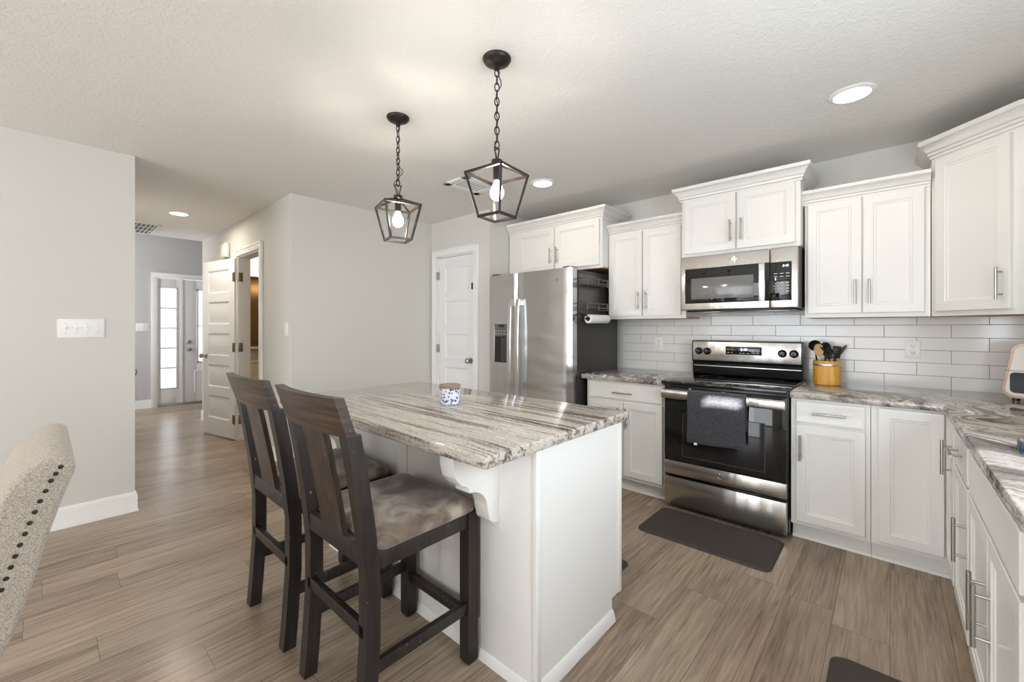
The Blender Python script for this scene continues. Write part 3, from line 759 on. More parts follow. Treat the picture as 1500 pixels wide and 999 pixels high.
# rack held on the refrigerator side
sx = FX1
t = thing('magnetic_rack', 'dark two-shelf metal rack hung on the refrigerator side', 'rack', (sx, 3.1, 1.35))
m = MB()
y0, y1, dp = 2.955, 3.31, .085
m.box((sx+.001, y0, 1.335), (sx+.005, y1-.03, 1.71), .001)
m.build('back_plate', 'rack', t)
for z in (1.61, 1.405):
    s = MB().box((sx+.004, y0, z), (sx+dp, y1, z+.006), .001); s.build('shelf', 'dark', t)
    g = MB()
    for zz in (z+.022, z+.058):
        g.tube([(sx+.005, y0+.004, zz), (sx+dp, y0+.004, zz), (sx+dp, y1-.004, zz), (sx+.005, y1-.004, zz)], .0045, 6)
    for yy in (y0+.004, (y0+y1)/2, y1-.03): g.tube([(sx+dp, yy, z), (sx+dp, yy, z+.062)], .004, 6)
    g.build('rail', 'rack', t)
g = MB().tube([(sx+.004, y0+.01, 1.375), (sx+.075, y0+.01, 1.36), (sx+.075, y0-.02, 1.333), (sx+.075, y1+.0, 1.333)], .006, 8)
g.build('roll_rod', 'bronze', t)
t = thing('paper_towel_roll', 'white paper towel roll on the rod below the refrigerator rack', 'paper towel', (sx+.075, 3.1, 1.333))
m = MB(); rr = .037
m.lathe([(.019, -.155), (rr-.003, -.155), (rr, -.150), (rr, .150), (rr-.003, .155), (.019, .155), (.019, -.155)], (sx+.075, 3.135, 1.333), 'y', 32, False)
m.build('paper', 'paper', t)
MB().lathe([(.0185, -.157), (.0185, .157), (.0165, .157), (.0165, -.157), (.0185, -.157)], (sx+.075, 3.135, 1.333), 'y', 24, False).build('core', 'card', t)

# ---------------------------------------------------------------- range
RX0, RX1 = -1.197, -.449
t = thing('range', 'stainless and black electric range with a black glass top', 'stove', ((RX0+RX1)/2, 3.3, 0))
MB().box((RX0, 2.975, .02), (RX1, 3.62, .868), .003).build('body', 'black', t)
for x in (RX0+.05, RX1-.05):
    for y in (3.02, 3.55): MB().cyl((x, y, 0), (x, y, .025), .018, n=12).build('foot', 'black', t)
MB().box((RX0-.002, 2.905, .866), (RX1+.003, 3.56, .892), .006, 3).build('cooktop', 'blackglass', t)
for cx_, cy_, r_ in ((-1.0, 3.05, .105), (-.64, 3.06, .085), (-1.0, 3.36, .08), (-.64, 3.36, .105)):
    MB().tube([(cx_+r_*math.cos(2*PI*k/48), cy_+r_*math.sin(2*PI*k/48), .8915) for k in range(48)], .0007, 4, True).build('burner_ring', 'dark', t)
dx0, dx1 = RX0+.014, RX1-.004
od = MB().box((dx0, 2.928, .335), (dx1, 2.974, .845), .004).build('oven_door', 'blackglass', t)
m = MB().box((-1.057, 2.9265, .381), (-.567, 2.9285, .675), .0008); m.build('window', 'ovenwin', od)
m = MB()
for a, b in (((-1.060, .378), (-1.056, .678)), ((-.568, .378), (-.564, .678)), ((-1.06, .674), (-.564, .678)), ((-1.06, .378), (-.564, .382))):
    m.box((a[0], 2.9255, a[1]), (b[0], 2.929, b[1]))
m.build('window_border', 'dark', od)
MB().box((dx0, 2.925, .243), (dx1, 2.974, .336), .004).build('lower_trim', 'steel', od)
m = MB(); n = 10; lp = []
prof = []
for k in range(16):
    a = 2*PI*k/16; prof.append((2.878+.014*math.copysign(abs(math.cos(a))**.7, math.cos(a)), .806+.031*math.copysign(abs(math.sin(a))**.6, math.sin(a))))
m.loft([[(x, y, z) for y, z in prof] for x in (dx0+.001, dx0+.004, dx1-.004, dx1-.001)])
for x in (dx0+.02, dx1-.045): m.box((x, 2.885, .787), (x+.025, 2.93, .825), .004)
m.build('handle', 'steel', od)
roundel(od, (-.817, 2.9245, .295), .018, 'steel', 'steel')
MB().box((dx0, 2.925, .030), (dx1, 2.974, .224), .005).build('drawer', 'steel', t)
# backguard
bg = MB().prism([(3.535, .892), (3.535, .985), (3.515, .995), (3.520, 1.158), (3.60, 1.160), (3.62, .892)], lambda y, z: (RX0-.0, y, z), lambda y, z: (RX1, y, z), .005).build('backguard', 'black', t)
MB().box((RX0+.012, 3.532, .955), (RX1-.012, 3.5365, .962), .001).build('chrome_strip', 'satin', t)
MB().prism([(3.512, 1.003), (3.515, 1.150), (3.522, 1.150), (3.522, 1.003)], lambda y, z: (RX0+.010, y, z), lambda y, z: (RX1-.010, y, z), .002).build('control_panel', 'steel', t)
cp = MB().box((-.942, 3.5095, 1.055), (-.698, 3.516, 1.117), .0015).build('display', 'blackglass', t)
text('2:18', .026, 'digits', t, (-.818, 3.5088, 1.094), (1, 0, 0), (0, 0, 1), 'clock_digits', .2)
for x in (-.93, -.905, -.755, -.73):
    for z in (1.068, 1.094): MB().box((x, 3.5088, z), (x+.014, 3.5096, z+.004)).build('touch_key', 'legend', t)
for x in (-.846, -.823, -.797): MB().box((x, 3.5088, 1.066), (x+.012, 3.5096, 1.070)).build('touch_key', 'legend', t)
for x in (-1.142, -1.078, -.570, -.500):
    kb = MB().lathe([(.028, 0), (.028, -.004), (.021, -.010), (.019, -.024), (.016, -.027), (.001, -.027)], (x, 3.5125, 1.075), 'y', 28).build('knob', 'black', t)
    MB().box((x-.004, 3.478, 1.058), (x+.004, 3.487, 1.092), .002).build('knob_grip', 'black', kb)
    MB().box((x-.001, 3.4775, 1.076), (x+.001, 3.4785, 1.09)).build('knob_mark', 'legend', kb)
m = MB()
for x in (-1.142, -1.078, -.570, -.500):
    for a in range(-120, 121, 60): m.box((x+.034*math.sin(math.radians(a))-.003, 3.5118, 1.075+.036*math.cos(math.radians(a))-.0012), (x+.034*math.sin(math.radians(a))+.003, 3.5128, 1.075+.036*math.cos(math.radians(a))+.0012))
m.build('knob_lettering', 'darkprint', t)

# towel over the oven handle
def cloth(name, mat, x0, x1, path, amp, seed, parent=None, th=.004):
    nx = 26; vs = []; fs = []; rnd = random.Random(seed); ph = rnd.random()*6
    for i, (y, z) in enumerate(path):
        for j in range(nx+1):
            s = j/nx; x = x0+(x1-x0)*s
            a = amp*min(1, max(0, (path[0][1]-z)*0+abs(i-len(path)*.25)/len(path)*1.6))
            vs.append((x+.004*math.sin(i*.5+ph)*(s-.5), y-a*(.5+.5*math.sin(s*9+ph+i*.08)), z-.006*math.sin(s*3+ph)*(i/len(path))))
    for i in range(len(path)-1):
        for j in range(nx): fs.append([i*(nx+1)+j, i*(nx+1)+j+1, (i+1)*(nx+1)+j+1, (i+1)*(nx+1)+j])
    o = MB().add(vs, fs).build(name, mat, parent, sharp=80)
    md = o.modifiers.new('thickness', 'SOLIDIFY'); md.thickness = th; md.offset = 0
    return o
path = [(2.898, .62+i*.03) for i in range(7)]+[(2.897, .825), (2.892, .838), (2.882, .8425), (2.868, .840), (2.859, .832), (2.856, .815)]+[(2.856-.001*min(i, 4), .80-i*.0195) for i in range(16)]
t = thing('dish_towel', 'charcoal dish towel hung over the oven door handle', 'towel', (-.825, 2.86, .84))
cloth('cloth', 'towel', -1.0, -.655, path, .006, 3, t)
MB().box((-.955, 2.842, .493), (-.935, 2.845, .508), .001).build('tag', 'plastic', t)

# ---------------------------------------------------------------- microwave
MX0, MX1, MY = -1.178, -.436, 3.215
t = thing('microwave', 'stainless over-the-range microwave with a black glass door', 'microwave', ((MX0+MX1)/2, 3.45, 1.385))
MB().box((MX0+.004, MY+.035, 1.392), (MX1+.002, 3.69, 1.788), .003).build('case', 'dark', t)
MB().box((MX0+.03, MY+.05, 1.378), (MX1-.03, 3.60, 1.393), .004).build('underside', 'black', t)
for x0_, x1_ in ((MX0+.06, MX0+.26), (MX1-.26, MX1-.06)): MB().box((x0_, MY+.08, 1.374), (x1_, MY+.22, 1.379), .001).build('vent_filter', 'nickel', t)
xs = -.592
md = MB().box((MX0, MY, 1.388), (xs-.001, MY+.036, 1.786), .008, 3).build('door', 'steel', t)
MB().box((-1.143, MY-.003, 1.438), (xs-.001, MY+.004, 1.694), .001).build('glass', 'blackglass', md)
MB().box((-1.098, MY-.0045, 1.468), (-.688, MY+.0, 1.622), .001).build('window', 'greyglass', md)
m = MB().box((-.652, MY-.034, 1.436), (-.616, MY-.018, 1.688), .004)
for z in (1.455, 1.655): m.box((-.645, MY-.02, z), (-.623, MY+.002, z+.02), .003)
m.build('handle', 'satin', md)
roundel(md, (-.808, MY-.0008, 1.741), .019, 'darkprint', 'darkprint', disc='steel')
MB().box((xs+.001, MY, 1.388), (MX1, MY+.036, 1.786), .008, 3).build('control_column', 'steel', t)
MB().box((xs+.004, MY-.003, 1.438), (-.470, MY+.004, 1.690), .001).build('control_glass', 'blackglass', t)
text('2:18', .020, 'digits', t, (-.505, MY-.0036, 1.663), (1, 0, 0), (0, 0, 1), 'clock_digits', .2)
for z in (1.612, 1.592):
    for x in (-.568, -.535, -.502): MB().box((x, MY-.0038, z), (x+.020, MY-.0028, z+.0045)).build('touch_key', 'legend', t)
for k in range(4): MB().box((-.502, MY-.0038, 1.552-k*.019), (-.482, MY-.0028, 1.556-k*.019)).build('touch_key', 'legend', t)
for r_, row in enumerate(('123', '456', '789', ' 0 ')):
    for c_, ch in enumerate(row):
        if ch != ' ': text(ch, .013, 'legend', t, (-.567+c_*.022, MY-.0036, 1.553-r_*.019), (1, 0, 0), (0, 0, 1), 'key_digit')

# ---------------------------------------------------------------- counter items
cx_, cy_ = -.312, 3.487
t = thing('utensil_crock', 'round honey bamboo crock with a silver band on the counter', 'crock', (cx_, cy_, ZC1))
MB().lathe([(.070, 0), (.075, .003), (.077, .02), (.077, .155), (.075, .158), (.066, .158), (.066, .012), (.001, .012)], (cx_, cy_, ZC1), n=40, caps=False).add([(cx_+.07*math.cos(2*PI*k/24), cy_+.07*math.sin(2*PI*k/24), ZC1) for k in range(24)], [list(range(24))]).build('cup', 'bamboo', t)
MB().lathe([(.0772, .126), (.0782, .128), (.0782, .136), (.0772, .138)], (cx_, cy_, ZC1), n=40, caps=False).build('band', 'satin', t)
RT = Vector((math.cos(YAW), math.sin(YAW), 0)); VF = Vector((-math.sin(YAW), math.cos(YAW), 0))
def utensil(name, label, mat, foot, tip, head, grp='utensils in the bamboo crock'):
    """handle from the crock floor to the neck; the head is built along the same line"""
    foot = Vector((cx_, cy_, ZC1+.016))+RT*foot[0]+VF*foot[1]; tip = Vector((cx_, cy_, ZC1))+RT*tip[0]+VF*tip[1]+Z1*tip[2]
    d = (tip-foot).normalized(); side = (RT-d*RT.dot(d)).normalized(); nn = side.cross(d)
    t_ = thing(name, label, 'utensil', tuple(foot), grp)
    MB().tube([foot, foot.lerp(tip, .5), tip], [.005, .0055, .0045], 8).build('handle_shaft', mat, t_)
    f = (tip, side, d, nn); m_ = MB(f); head(m_); m_.build('head', mat, t_)
    return t_
def disc_head(rx, ry, th=.006, cup=.0, cy=None):
    def h(m):
        c = ry*.9 if cy is None else cy
        lp = []
        for q, (s, dz) in enumerate(((.02, -cup), (.5, -cup*.8), (.85, -cup*.35), (1, 0), (1, th), (.85, th-cup*.35), (.5, th-cup*.8), (.02, th-cup))):
            lp.append([(rx*s*math.cos(2*PI*k/24), c+ry*s*math.sin(2*PI*k/24), dz) for k in range(24)])
        m.loft(lp)
    return h
utensil('ladle', 'black ladle with a deep round bowl at the back of the crock', 'nylon', (-.02, .035), (-.050, .040, .225), disc_head(.042, .036, .005, .026))
utensil('wooden_spoon', 'pale wooden spoon leaning left in the crock', 'spoon', (-.030, -.004), (-.058, -.008, .190), disc_head(.030, .042, .007, .006))
def fork_head(m):
    lp = disc_head(.030, .036, .006, .01, .024); lp(m)
    for k in range(5):
        x = -.026+k*.013
        m.tube([(x*.9, .036, .003), (x*1.1-.024, .058-x*.5, .004), (x*1.2-.038, .066-x*.7, .014)], [.005, .0045, .0025], 6)
utensil('pasta_server', 'black pasta server with prongs pointing left in the crock', 'nylon', (-.008, -.038), (-.026, -.054, .182), fork_head)
utensil('serving_spoon', 'large black serving spoon upright in the middle of the crock', 'nylon', (.0, .012), (-.002, .014, .200), disc_head(.038, .045, .006, .012, .035))
def slotted(m):
    for k in range(5): m.box((-.026+k*.0115, .012, 0), (-.020+k*.0115, .075, .004), .001)
    m.box((-.026, 0, 0), (.026, .014, .004), .001); m.box((-.026, .072, 0), (.026, .080, .004), .001)
    for y in (.030, .045, .06): m.box((-.026, y, 0), (.026, y+.004, .004), .001)
utensil('slotted_turner', 'black slotted turner on the right side of the crock', 'nylon', (.014, -.032), (.030, -.036, .176), slotted)
def blade(m):
    lp = []
    for k in range(9):
        s = k/8; w_ = .014*math.sin(PI*(.18+.78*s))+.002; c_ = .07*s**1.15; lp.append([(c_-w_, .10*s, -.002), (c_+w_, .10*s-w_*.6, -.002), (c_+w_, .10*s-w_*.6, .002), (c_-w_, .10*s, .002)])
    m.loft(lp)
utensil('spatula', 'grey-brown silicone spatula leaning right out of the crock', 'greynylon', (.034, .012), (.056, .012, .172), blade)

# air fryer in the corner
t = thing('air_fryer', 'cream air fryer with a dark window and rose gold trim in the counter corner', 'air fryer', (.625, 3.43, ZC1), None, math.radians(-22))
BASE[t.name] = Vector((0, 0, 0))
def rr_prof(w, h, r, z0, taper=.03):
    pts = []
    for cx2, cz2, a0 in ((w/2-r, z0+r, -90), (w/2-r-taper, z0+h-r, 0), (-w/2+r+taper, z0+h-r, 90), (-w/2+r, z0+r, 180)):
        for a in range(0, 91, 15):
            pts.append((cx2+r*math.cos(math.radians(a0+a)), cz2+r*math.sin(math.radians(a0+a))))
    return pts
def rr(m, w, h, r, z0, ys, taper=.03):
    m.loft([[(x*s, y, z0+h/2+(z-z0-h/2)*s) for x, z in rr_prof(w, h, r, z0, taper)] for y, s in ys]); return m
rr(MB(), .30, .285, .045, .012, [(-.125, .99), (-.12, 1), (.12, 1), (.125, .98)]).build('body', 'cream', t, True)
rr(MB(), .292, .277, .043, .016, [(-.132, 1), (-.12, 1)]).build('trim_ring', 'gold', t, True)
rr(MB(), .276, .261, .038, .024, [(-.138, .985), (-.135, 1), (-.12, 1)]).build('front_face', 'cream', t, True)
m = MB(); rr(m, .24, .105, .018, .042, [(-.1425, .99), (-.14, 1), (-.13, 1)], .0); m.build('window', 'smoke', t, True)
MB().box((-.028, -.175, .05), (.028, -.136, .15), .01, 3).build('handle', 'cream', t, True)
MB().box((-.138, -.1395, .1545), (.138, -.137, .157)).build('seam', 'darkprint', t, True)
for sx_ in (-.11, .11):
    for sy_ in (-.09, .09): MB().cyl((sx_, sy_, 0), (sx_, sy_, .016), .014, n=12).build('foot', 'black', t, True)
# small unidentified bright object by the sink, its form a guess
t = thing('shiny_object', 'small shiny silver and blue object standing on the worktop by the sink', 'object', (.34, 1.99, ZC1))
MB().box((.297, 1.955, ZC1+.004), (.385, 2.03, ZC1+.036), .008, 3).build('cup', 'chrome', t)
MB().box((.292, 1.950, ZC1), (.39, 2.035, ZC1+.006), .002).build('base', 'bluep', t)
MB().box((.294, 1.962, ZC1+.008), (.2985, 2.025, ZC1+.032), .001).build('band', 'bluep', t)

# outlets on the backsplash
def outlet(label, x, z, group='duplex outlets on the tile backsplash'):
    t = thing('outlet', label, 'outlet', (x, 3.69, z), group)
    MB().box((x-.036, 3.686, z-.058), (x+.036, 3.692, z+.058), .0025).build('plate', 'plastic', t)
    for dz in (-.021, .021):
        s = MB().lathe([(.0165, 0), (.0165, -.002), (.0155, -.0025), (.001, -.0025)], (x, 3.6865, z+dz), 'y', 24).build('receptacle', 'plastic', t)
        m = MB()
        for dx in (-.006, .006): m.box((x+dx-.0012, 3.6835, z+dz-.002), (x+dx+.0012, 3.6842, z+dz+.008))
        m.cyl((x, 3.6842, z+dz-.008), (x, 3.6835, z+dz-.008), .0026, n=10)
        m.build('slot', 'slot', s)
    return t
outlet('white outlet on the tile behind the long worktop, right of the crock', .108, 1.121)
outlet('white outlet on the tile between refrigerator and range', -1.542, 1.119)
# switch plates
def switches(label, c, U, n, w, h, toggles=True):
    U = Vector(U); c = Vector(c); N = U.cross(Z1)
    t = thing('light_switch', label, 'light switch', tuple(c), None)
    f = (c, U, Z1, N)
    MB(f).box((-w/2, -h/2, 0), (w/2, h/2, .006), .0025).build('plate', 'plastic', t)
    for k in range(n):
        u = (k-(n-1)/2)*w/n*.92
        if toggles:
            s = MB(f).box((u-.006, -.013, .005), (u+.006, .013, .0075), .001).build('switch_bezel', 'plastic', t)
            MB(f).box((u-.0035, -.002, .006), (u+.0035, .010, .016), .0015).build('toggle', 'plastic', s)
            m = MB(f)
            for v in (-.03, .03): m.tube([(u, v, .0055), (u, v, .0072)], .003, 8)
            m.build('screw', 'nickel', t)
        else:
            MB(f).box((u-.015, -.032, .005), (u+.015, .032, .009), .002).build('rocker', 'plastic', t)
switches('wide four-gang switch plate on the near left wall', (-3.87, .163, 1.256), Y1, 4, .212, .12)
switches('three-gang switch plate on the foyer wall beside the sidelight', (FXW, 1.03, 1.268), Y1, 3, .165, .12)
switches('single rocker switch on the wall right of the bathroom door', (-4.005, 1.45, 1.248), X1, 1, .075, .118, False)
t = thing('door_chime', 'small white chime box on the wall above the open bathroom door', 'door chime', (-5.80, 1.45, 2.09))
MB().box((-5.905, 1.40, 2.09), (-5.705, 1.45, 2.245), .012, 3).build('cover', 'plastic', t)
MB().box((-5.90, 1.41, 2.083), (-5.71, 1.45, 2.092), .002).build('base', 'plastic', t)

# floor mats
def mat_(label, x0, x1, y0, y1):
    r = .045; out = []
    for cx2, cy2, a0 in ((x1-r, y0+r, -90), (x1-r, y1-r, 0), (x0+r, y1-r, 90), (x0+r, y0+r, 180)):
        for a in range(0, 91, 15): out.append((cx2+r*math.cos(math.radians(a0+a)), cy2+r*math.sin(math.radians(a0+a))))
    cxm, cym = (x0+x1)/2, (y0+y1)/2
    def ring(s, z): return [(x-math.copysign(s, x-cxm), y-math.copysign(s, y-cym), z) for x, y in out]
    o = MB().loft([ring(0, 0.0005), ring(0.001, .004), ring(.012, .013), ring(.022, .014)]).build('floor_mat', 'mat', sharp=60)
    tag(o, label, 'mat', 'dark foam kitchen mats')
mat_('dark brown foam mat on the floor in front of the range', -1.185, -.455, 2.478, 2.905)
mat_('dark foam mat mostly hidden behind the island', -1.78, -1.03, 1.80, 2.10)
mat_('dark foam mat corner on the floor below the sink cabinet', -.17, .19, 1.28, 2.035)

# ---------------------------------------------------------------- bar stools
def stool_proto():
    t = thing('bar_stool', 'dark wooden bar stool nearer the camera with a mottled suede seat', 'bar stool', (0, 0, 0), 'counter stools at the island')
    BASE[t.name] = Vector((0, 0, 0))
    # y: 0 = back face of the rear feet, + towards the island ; x = 0 is the middle
    hw = .222; lt = .048
    back = [(.000, 0), (.010, .12), (.022, .30), (.022, .50), (.006, .65), (-.016, .80), (-.042, .945)]
    top = [(-.042, .945), (-.079, 1.058)]
    for s in (-1, 1):
        x0, x1 = sorted((s*hw, s*(hw-lt)))
        lp = [[(x0, y, z), (x1, y, z), (x1, y+.046, z), (x0, y+.046, z)] for y, z in back]
        MB().loft(lp).build('leg', 'wood', t, True)
    for s in (-1, 1):
        x0, x1 = sorted((s*hw, s*(hw-.05)))
        MB().loft([[(x0+i*(1), y0, z), (x1-i, y0, z), (x1-i, y1, z), (x0+i, y1, z)] for i, y0, y1, z in ((.006, .436, .472, 0), (0, .43, .478, .012), (0, .43, .478, .575))]).build('leg', 'wood', t, True)
    # curved top rail
    n = 12; lp = []
    for k in range(n+1):
        s = -1+2*k/n; bow = -.024*(1-s*s); x = s*(hw+.004)
        lp.append([(x, -.042+bow, .943), (x, -.012+bow, .943), (x, -.050+bow, 1.060), (x, -.080+bow, 1.060)])
    MB().loft(lp).build('top_rail', 'rail', t, True)
    # broad splat
    lp = []
    for k in range(9):
        s = k/8; z = .575+(.95-.575)*s; y = .022-.018*(s)-.052*s*s-.010*math.sin(PI*s); w = .078
        lp.append([(-w, y, z), (w, y, z), (w, y+.018, z), (-w, y+.018, z)])
    MB().loft(lp).build('splat', 'slat', t, True)
    # seat frame
    m = MB()
    for s in (-1, 1):
        x0, x1 = sorted((s*(hw-.006), s*(hw-.030))); m.box((x0, .05, .515), (x1, .44, .575), .002)
    m.box((-hw+.04, .448, .515), (hw-.04, .472, .575), .002); m.box((-hw+.04, .018, .535), (hw-.04, .042, .595), .002)
    m.build('seat_frame', 'wood', t, True)
    # padded seat
    def pad(i, z, crown=0):
        pts = []
        for cx2, cy2, a0, r in ((hw+.012, .055, -90, .03), (hw+.012, .462, 0, .035), (-hw-.012, .462, 90, .035), (-hw-.012, .055, 180, .03)):
            for a in range(0, 91, 30):
                sx2 = math.copysign(1, cx2); sy2 = 1 if cy2 > .3 else -1
                px = cx2-sx2*r+r*math.cos(math.radians(a0+a)); py = cy2-sy2*r+r*math.sin(math.radians(a0+a))
                pts.append((px-sx2*i, py-sy2*i, z))
        return pts
    MB().loft([pad(.012, .573), pad(.0, .582), pad(-.004, .597), pad(.003, .612), pad(.02, .622), pad(.06, .629), pad(.12, .632)]).build('seat', 'suede', t, True, 60)
    # stretchers
    for s in (-1, 1):
        x0, x1 = sorted((s*(hw-.008), s*(hw-.030))); MB().box((x0, .03, .195), (x1, .44, .235), .002).build('stretcher', 'wood', t, True)
    MB().box((-hw+.02, .022, .315), (hw-.02, .044, .355), .002).build('stretcher', 'wood', t, True)
    MB().box((-hw+.02, .445, .150), (hw-.02, .467, .190), .002).build('stretcher', 'wood', t, True)
    return t
st1 = stool_proto(); st1.location = (-1.383, .622, 0)
def copy_tree(o, parent=None):
    c = o.copy(); COL.objects.link(c)
    if parent: c.parent = parent
    for ch in list(o.children): copy_tree(ch, c)
    return c
st2 = copy_tree(st1); st2.location = (-1.968, .620, 0)
st2['label'] = 'dark wooden bar stool farther from the camera, toward the hall'

# upholstered dining chair at the left edge
CX0, CX1 = -1.775, -1.31
t = thing('dining_chair', 'beige linen dining chair with nailhead trim at the near left', 'chair', (-1.55, -.3, 0))
def chair_section(inset):
    """closed outline (y, z) of the scrolled back, offset inward at its ends"""
    rear = [(-.150, .33), (-.105, .46), (-.058, .60), (-.041, .64), (-.013, .738), (.012, .843), (.034, .918), (.044, .945), (.047, .962)]
    topc = [(.043, .977), (.031, .987), (.012, .988), (-.008, .981), (-.030, .965), (-.050, .940), (-.066, .905)]
    frontp = [(-.088, .84), (-.122, .74), (-.155, .62), (-.185, .50), (-.205, .40), (-.21, .33)]
    pts = rear+topc+frontp
    cy2 = sum(p[0] for p in pts)/len(pts); cz2 = sum(p[1] for p in pts)/len(pts)
    return pts
sec = chair_section(0)
def ins(pts, d):
    n = len(pts); out = []
    for i in range(n):
        a = Vector(pts[i-1]); b = Vector(pts[(i+1) % n]); tt = (b-a).normalized(); nn = Vector((-tt.y, tt.x))
        out.append((pts[i][0]+nn.x*d, pts[i][1]+nn.y*d))
    return out
lp = []
for x, d in [(CX1+.006-.016*(1-math.cos(a*PI/12)), .013*(1-math.sin(a*PI/12))) for a in range(0, 7)]+[(CX0-.006+.016*(1-math.cos(a*PI/12)), .013*(1-math.sin(a*PI/12))) for a in range(6, -1, -1)]:
    lp.append([(x, y, z) for y, z in ins(sec, d)])
MB().loft(lp).build('backrest', 'linen', t, sharp=70)
nl0 = [(.032, .966), (.018, .940), (.003, .902), (-.011, .862), (-.024, .822), (-.036, .782), (-.048, .742), (-.059, .702), (-.070, .662), (-.084, .620), (-.099, .575)]
nl = [q for a_, b_ in zip(nl0, nl0[1:]) for q in (a_, ((a_[0]+b_[0])/2, (a_[1]+b_[1])/2))]
for k, (y, z) in enumerate(nl):
    MB().lathe([(.0046, -.002), (.0044, .001), (.003, .003), (.001, .0036)], (CX1+.006, y-.008, z), 'x', 12).build('nailhead', 'bronze', t)
m = MB().box((CX0+.01, -.66, .34), (CX1-.01, -.17, .485), .03, 4); m.build('seat', 'linen', t, sharp=60)
for x in (CX0+.05, CX1-.05):
    MB().tube([(x, -.62, 0), (x, -.62, .35)], [.016, .024], 10).build('leg', 'wood', t)
    MB().tube([(x, -.10, 0), (x, -.18, .36)], [.016, .024], 10).build('leg', 'wood', t)

# ---------------------------------------------------------------- ceiling fixtures
def lantern(label, c, ang, ztop_link, z_ring, swag):
    x, y = c; t = thing('pendant_light', label, 'pendant light', (x, y, H), 'lantern pendants over the island')
    MB().lathe([(.062, 0), (.062, -.006), (.056, -.016), (.040, -.026), (.018, -.032), (.012, -.034), (.012, -.048), (.007, -.052), (.001, -.052)], (x, y, H), n=32).build('canopy', 'bronze', t)
    m = MB(); zt, zb = H-.046, ztop_link; n = 11; pitch = (zt-zb)/n; ll = pitch*1.22
    for k in range(n):
        zc = zt-pitch*(k+.5); a0 = k*PI/2+ang; d = Vector((math.cos(a0), math.sin(a0), 0)); pts = []
        for q in range(16):
            a = 2*PI*q/16; pts.append(Vector((x, y, zc))+d*.0098*math.cos(a)+Z1*(ll/2)*math.sin(a))
        m.tube(pts, .0027, 6, True)
    m.build('chain', 'bronze', t)
    cp = [(x+.003, y, H-.05)]
    for k in range(1, 24):
        s = k/24; z = H-.05+(z_ring+.02-(H-.05))*s
        w = swag(s); cp.append((x+RT.x*w+.004*math.sin(k*1.4), y+RT.y*w+.004*math.cos(k*1.4), z))
    cp.append((x, y, z_ring+.012)); m = MB().tube(cp, .0022, 6); m.build('cord', 'bronze', t)
    # cap, hook and cage
    ca, sa = math.cos(ang), math.sin(ang)
    m = MB().lathe([(.004, .012), (.010, .012), (.024, .006), (.024, -.010), (.018, -.014), (.001, -.014)], (x, y, z_ring), n=20); m.build('cap', 'bronze', t)
    e = Vector((math.cos(ang+.9), math.sin(ang+.9), 0)); p0 = Vector((x, y, z_ring+.008)); zt2 = ztop_link+.004
    pL = Vector((x, y, zt2))-e*.019; pR = Vector((x, y, zt2))+e*.019
    m = MB().tube([p0-e*.006, pL], .0032, 6).tube([pL, pR], .0032, 6).tube([pR, p0+e*.006], .0032, 6); m.build('hook', 'bronze', t)
    zu, zl = z_ring-.055, z_ring-.242
    U = [Vector((x+.138*math.cos(ang+k*PI/2), y+.138*math.sin(ang+k*PI/2), zu)) for k in range(4)]
    D = [Vector((x+.082*math.cos(ang+k*PI/2), y+.082*math.sin(ang+k*PI/2), zl)) for k in range(4)]
    m = MB(); r = .0052
    def bar(a, b):
        d = (b-a).normalized(); up = Z1 if abs(d.z) < .8 else Vector((ca, sa, 0))
        s1 = d.cross(up).normalized()*r; s2 = s1.cross(d).normalized()*r
        m.loft([[p+s1+s2, p-s1+s2, p-s1-s2, p+s1-s2] for p in (a-d*r*.6, b+d*r*.6)])
    for k in range(4):
        bar(U[k], U[(k+1) % 4]); bar(D[k], D[(k+1) % 4]); bar(U[k], D[k]); bar(U[k], Vector((x, y, z_ring-.008)))
    m.build('cage', 'bronze', t)
    MB().lathe([(.017, -.012), (.017, -.082), (.014, -.086), (.001, -.086)], (x, y, z_ring), n=20).build('socket', 'bronze', t)
    MB().lathe([(.012, -.084), (.013, -.092), (.020, -.108), (.029, -.128), (.030, -.142), (.024, -.158), (.012, -.168), (.001, -.171)], (x, y, z_ring), n=24).build('bulb', 'bulb', t)
d1 = Vector((-1.283, 1.329)).normalized(); r1 = Vector((d1.y, -d1.x)); v = r1*math.cos(math.radians(7))+d1*math.sin(math.radians(7))
lantern('black lantern pendant nearer the camera, over the right end of the island', (-1.283, 1.329), math.atan2(v.y, v.x), 2.045, 1.988, lambda s: .022*math.exp(-((s-.14)/.07)**2)-.012*math.exp(-((s-.92)/.06)**2))
d2 = Vector((-2.054, 1.329)).normalized(); r2 = Vector((d2.y, -d2.x)); v = r2*math.cos(math.radians(28))-d2*math.sin(math.radians(28))
lantern('black lantern pendant farther from the camera, over the hall end of the island', (-2.054, 1.329), math.atan2(v.y, v.x), 2.055, 1.995, lambda s: .034*math.exp(-((s-.68)/.05)**2)-.022*math.exp(-((s-.88)/.07)**2))
def downlight(label, x, y, power):
    t = thing('recessed_light', label, 'ceiling light', (x, y, H), 'round recessed ceiling lights')
    MB().lathe([(.098, 0), (.098, -.004), (.090, -.009), (.076, -.010), (.074, -.006), (.074, 0)], (x, y, H), n=40, caps=False).build('trim_ring', 'plastic', t)
    MB().lathe([(.074, -.001), (.073, -.007), (.05, -.0085), (.001, -.009)], (x, y, H), n=40).build('lens', 'lens', t)
    area('downlight', (x, y, H-.014), (0, 0, 0), .14, .14, power, (1, .89, .74), 'DISK')
downlight('recessed ceiling light between island and range, nearest the right wall', -.143, 2.722, 2.2)
downlight('recessed ceiling light in front of the refrigerator cabinet', -2.106, 2.719, 2.2)
downlight('recessed ceiling light in the hall near the front door', -5.45, .932, 9)
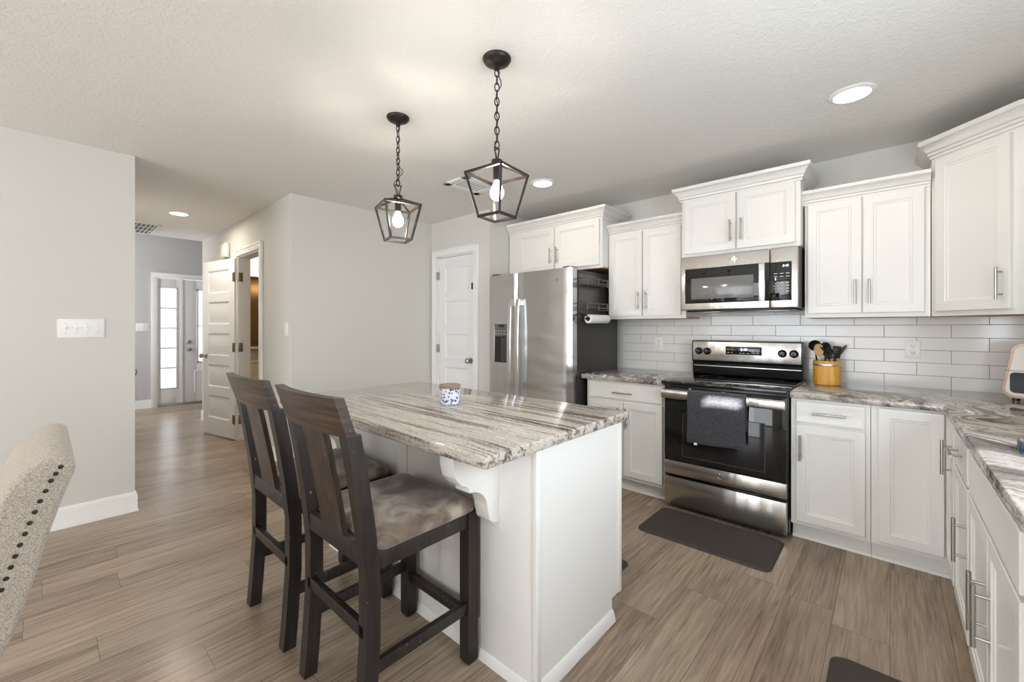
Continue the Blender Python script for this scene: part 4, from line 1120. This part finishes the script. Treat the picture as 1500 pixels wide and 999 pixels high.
def vent(label, x0, x1, y0, y1, along, ndiv, w=.028):
    t = thing('ceiling_vent', label, 'vent', ((x0+x1)/2, (y0+y1)/2, H), 'white ceiling vents')
    m = MB()
    for a, b in (((x0, y0), (x1, y0+w)), ((x0, y1-w), (x1, y1)), ((x0, y0), (x0+w, y1)), ((x1-w, y0), (x1, y1))):
        m.box((a[0], a[1], H-.010), (b[0], b[1], H+.001), .003)
    for k in range(1, ndiv): 
        xx = x0+(x1-x0)*k/ndiv; m.box((xx-.008, y0, H-.009), (xx+.008, y1, H), .002)
    m.build('frame', 'plastic', t)
    MB().box((x0+.01, y0+.01, H-.003), (x1-.01, y1-.01, H-.001)).build('back', 'dark', t)
    m = MB(); n = 9
    for k in range(n):
        yy = y0+w+(y1-y0-2*w)*(k+.5)/n
        m.loft([[(xx, yy-.004, H-.002), (xx, yy+.003, H-.008), (xx, yy+.0045, H-.008), (xx, yy-.0025, H-.002)] for xx in (x0+w, x1-w)])
    m.build('louvres', 'plastic', t)
vent('square white ceiling vent behind the near pendant', -2.72, -2.44, 2.18, 2.56, 'x', 1, .06)
vent('white return air grille on the hall ceiling by the foyer', -6.93, -6.23, .50, .91, 'x', 3)

# ---------------------------------------------------------------- bathroom seen through the doorway
t = thing('toilet', 'beige-lit toilet seen through the bathroom doorway', 'toilet', (-6.55, 2.0, 0))
MB().box((-6.88, 1.86, .38), (-6.68, 2.24, .76), .02, 3).build('tank', 'porcelain', t)
MB().box((-6.89, 1.85, .76), (-6.67, 2.25, .79), .01, 3).build('tank_lid', 'porcelain', t)
MB().loft([[(-6.45+a*math.cos(2*PI*k/24)*1.25, 2.05+a*math.sin(2*PI*k/24), z) for k in range(24)] for a, z in ((.11, 0), (.11, .06), (.09, .18), (.17, .34), (.185, .40), (.18, .41))]).build('bowl', 'porcelain', t)
MB().loft([[(-6.44+a*math.cos(2*PI*k/24)*1.25, 2.05+a*math.sin(2*PI*k/24), z) for k in range(24)] for a, z in ((.18, .411), (.188, .42), (.186, .435), (.16, .442))]).build('seat', 'porcelain', t)
t = thing('bathroom_mirror', 'tall mirror with a painted-in brown reflection on the bathroom wall with a white bottom ledge', 'mirror', (-6.88, 2.1, .97))
MB().box((-6.9, 1.62, .985), (-6.88, 2.9, 1.97), .004).build('glass', 'mirror', t)
MB().box((-6.9, 1.60, .955), (-6.83, 2.92, .985), .005).build('ledge', 'trim', t)
t = thing('vanity_light', 'glowing white shade above the bathroom mirror', 'wall light', (-6.88, 2.1, 2.1))
MB().box((-6.9, 1.65, 2.0), (-6.82, 2.85, 2.36), .02, 3).build('shade', 'vanity', t)
MB().box((-6.9, 1.63, 1.985), (-6.81, 2.87, 2.0), .003).build('rail', 'nickel', t)
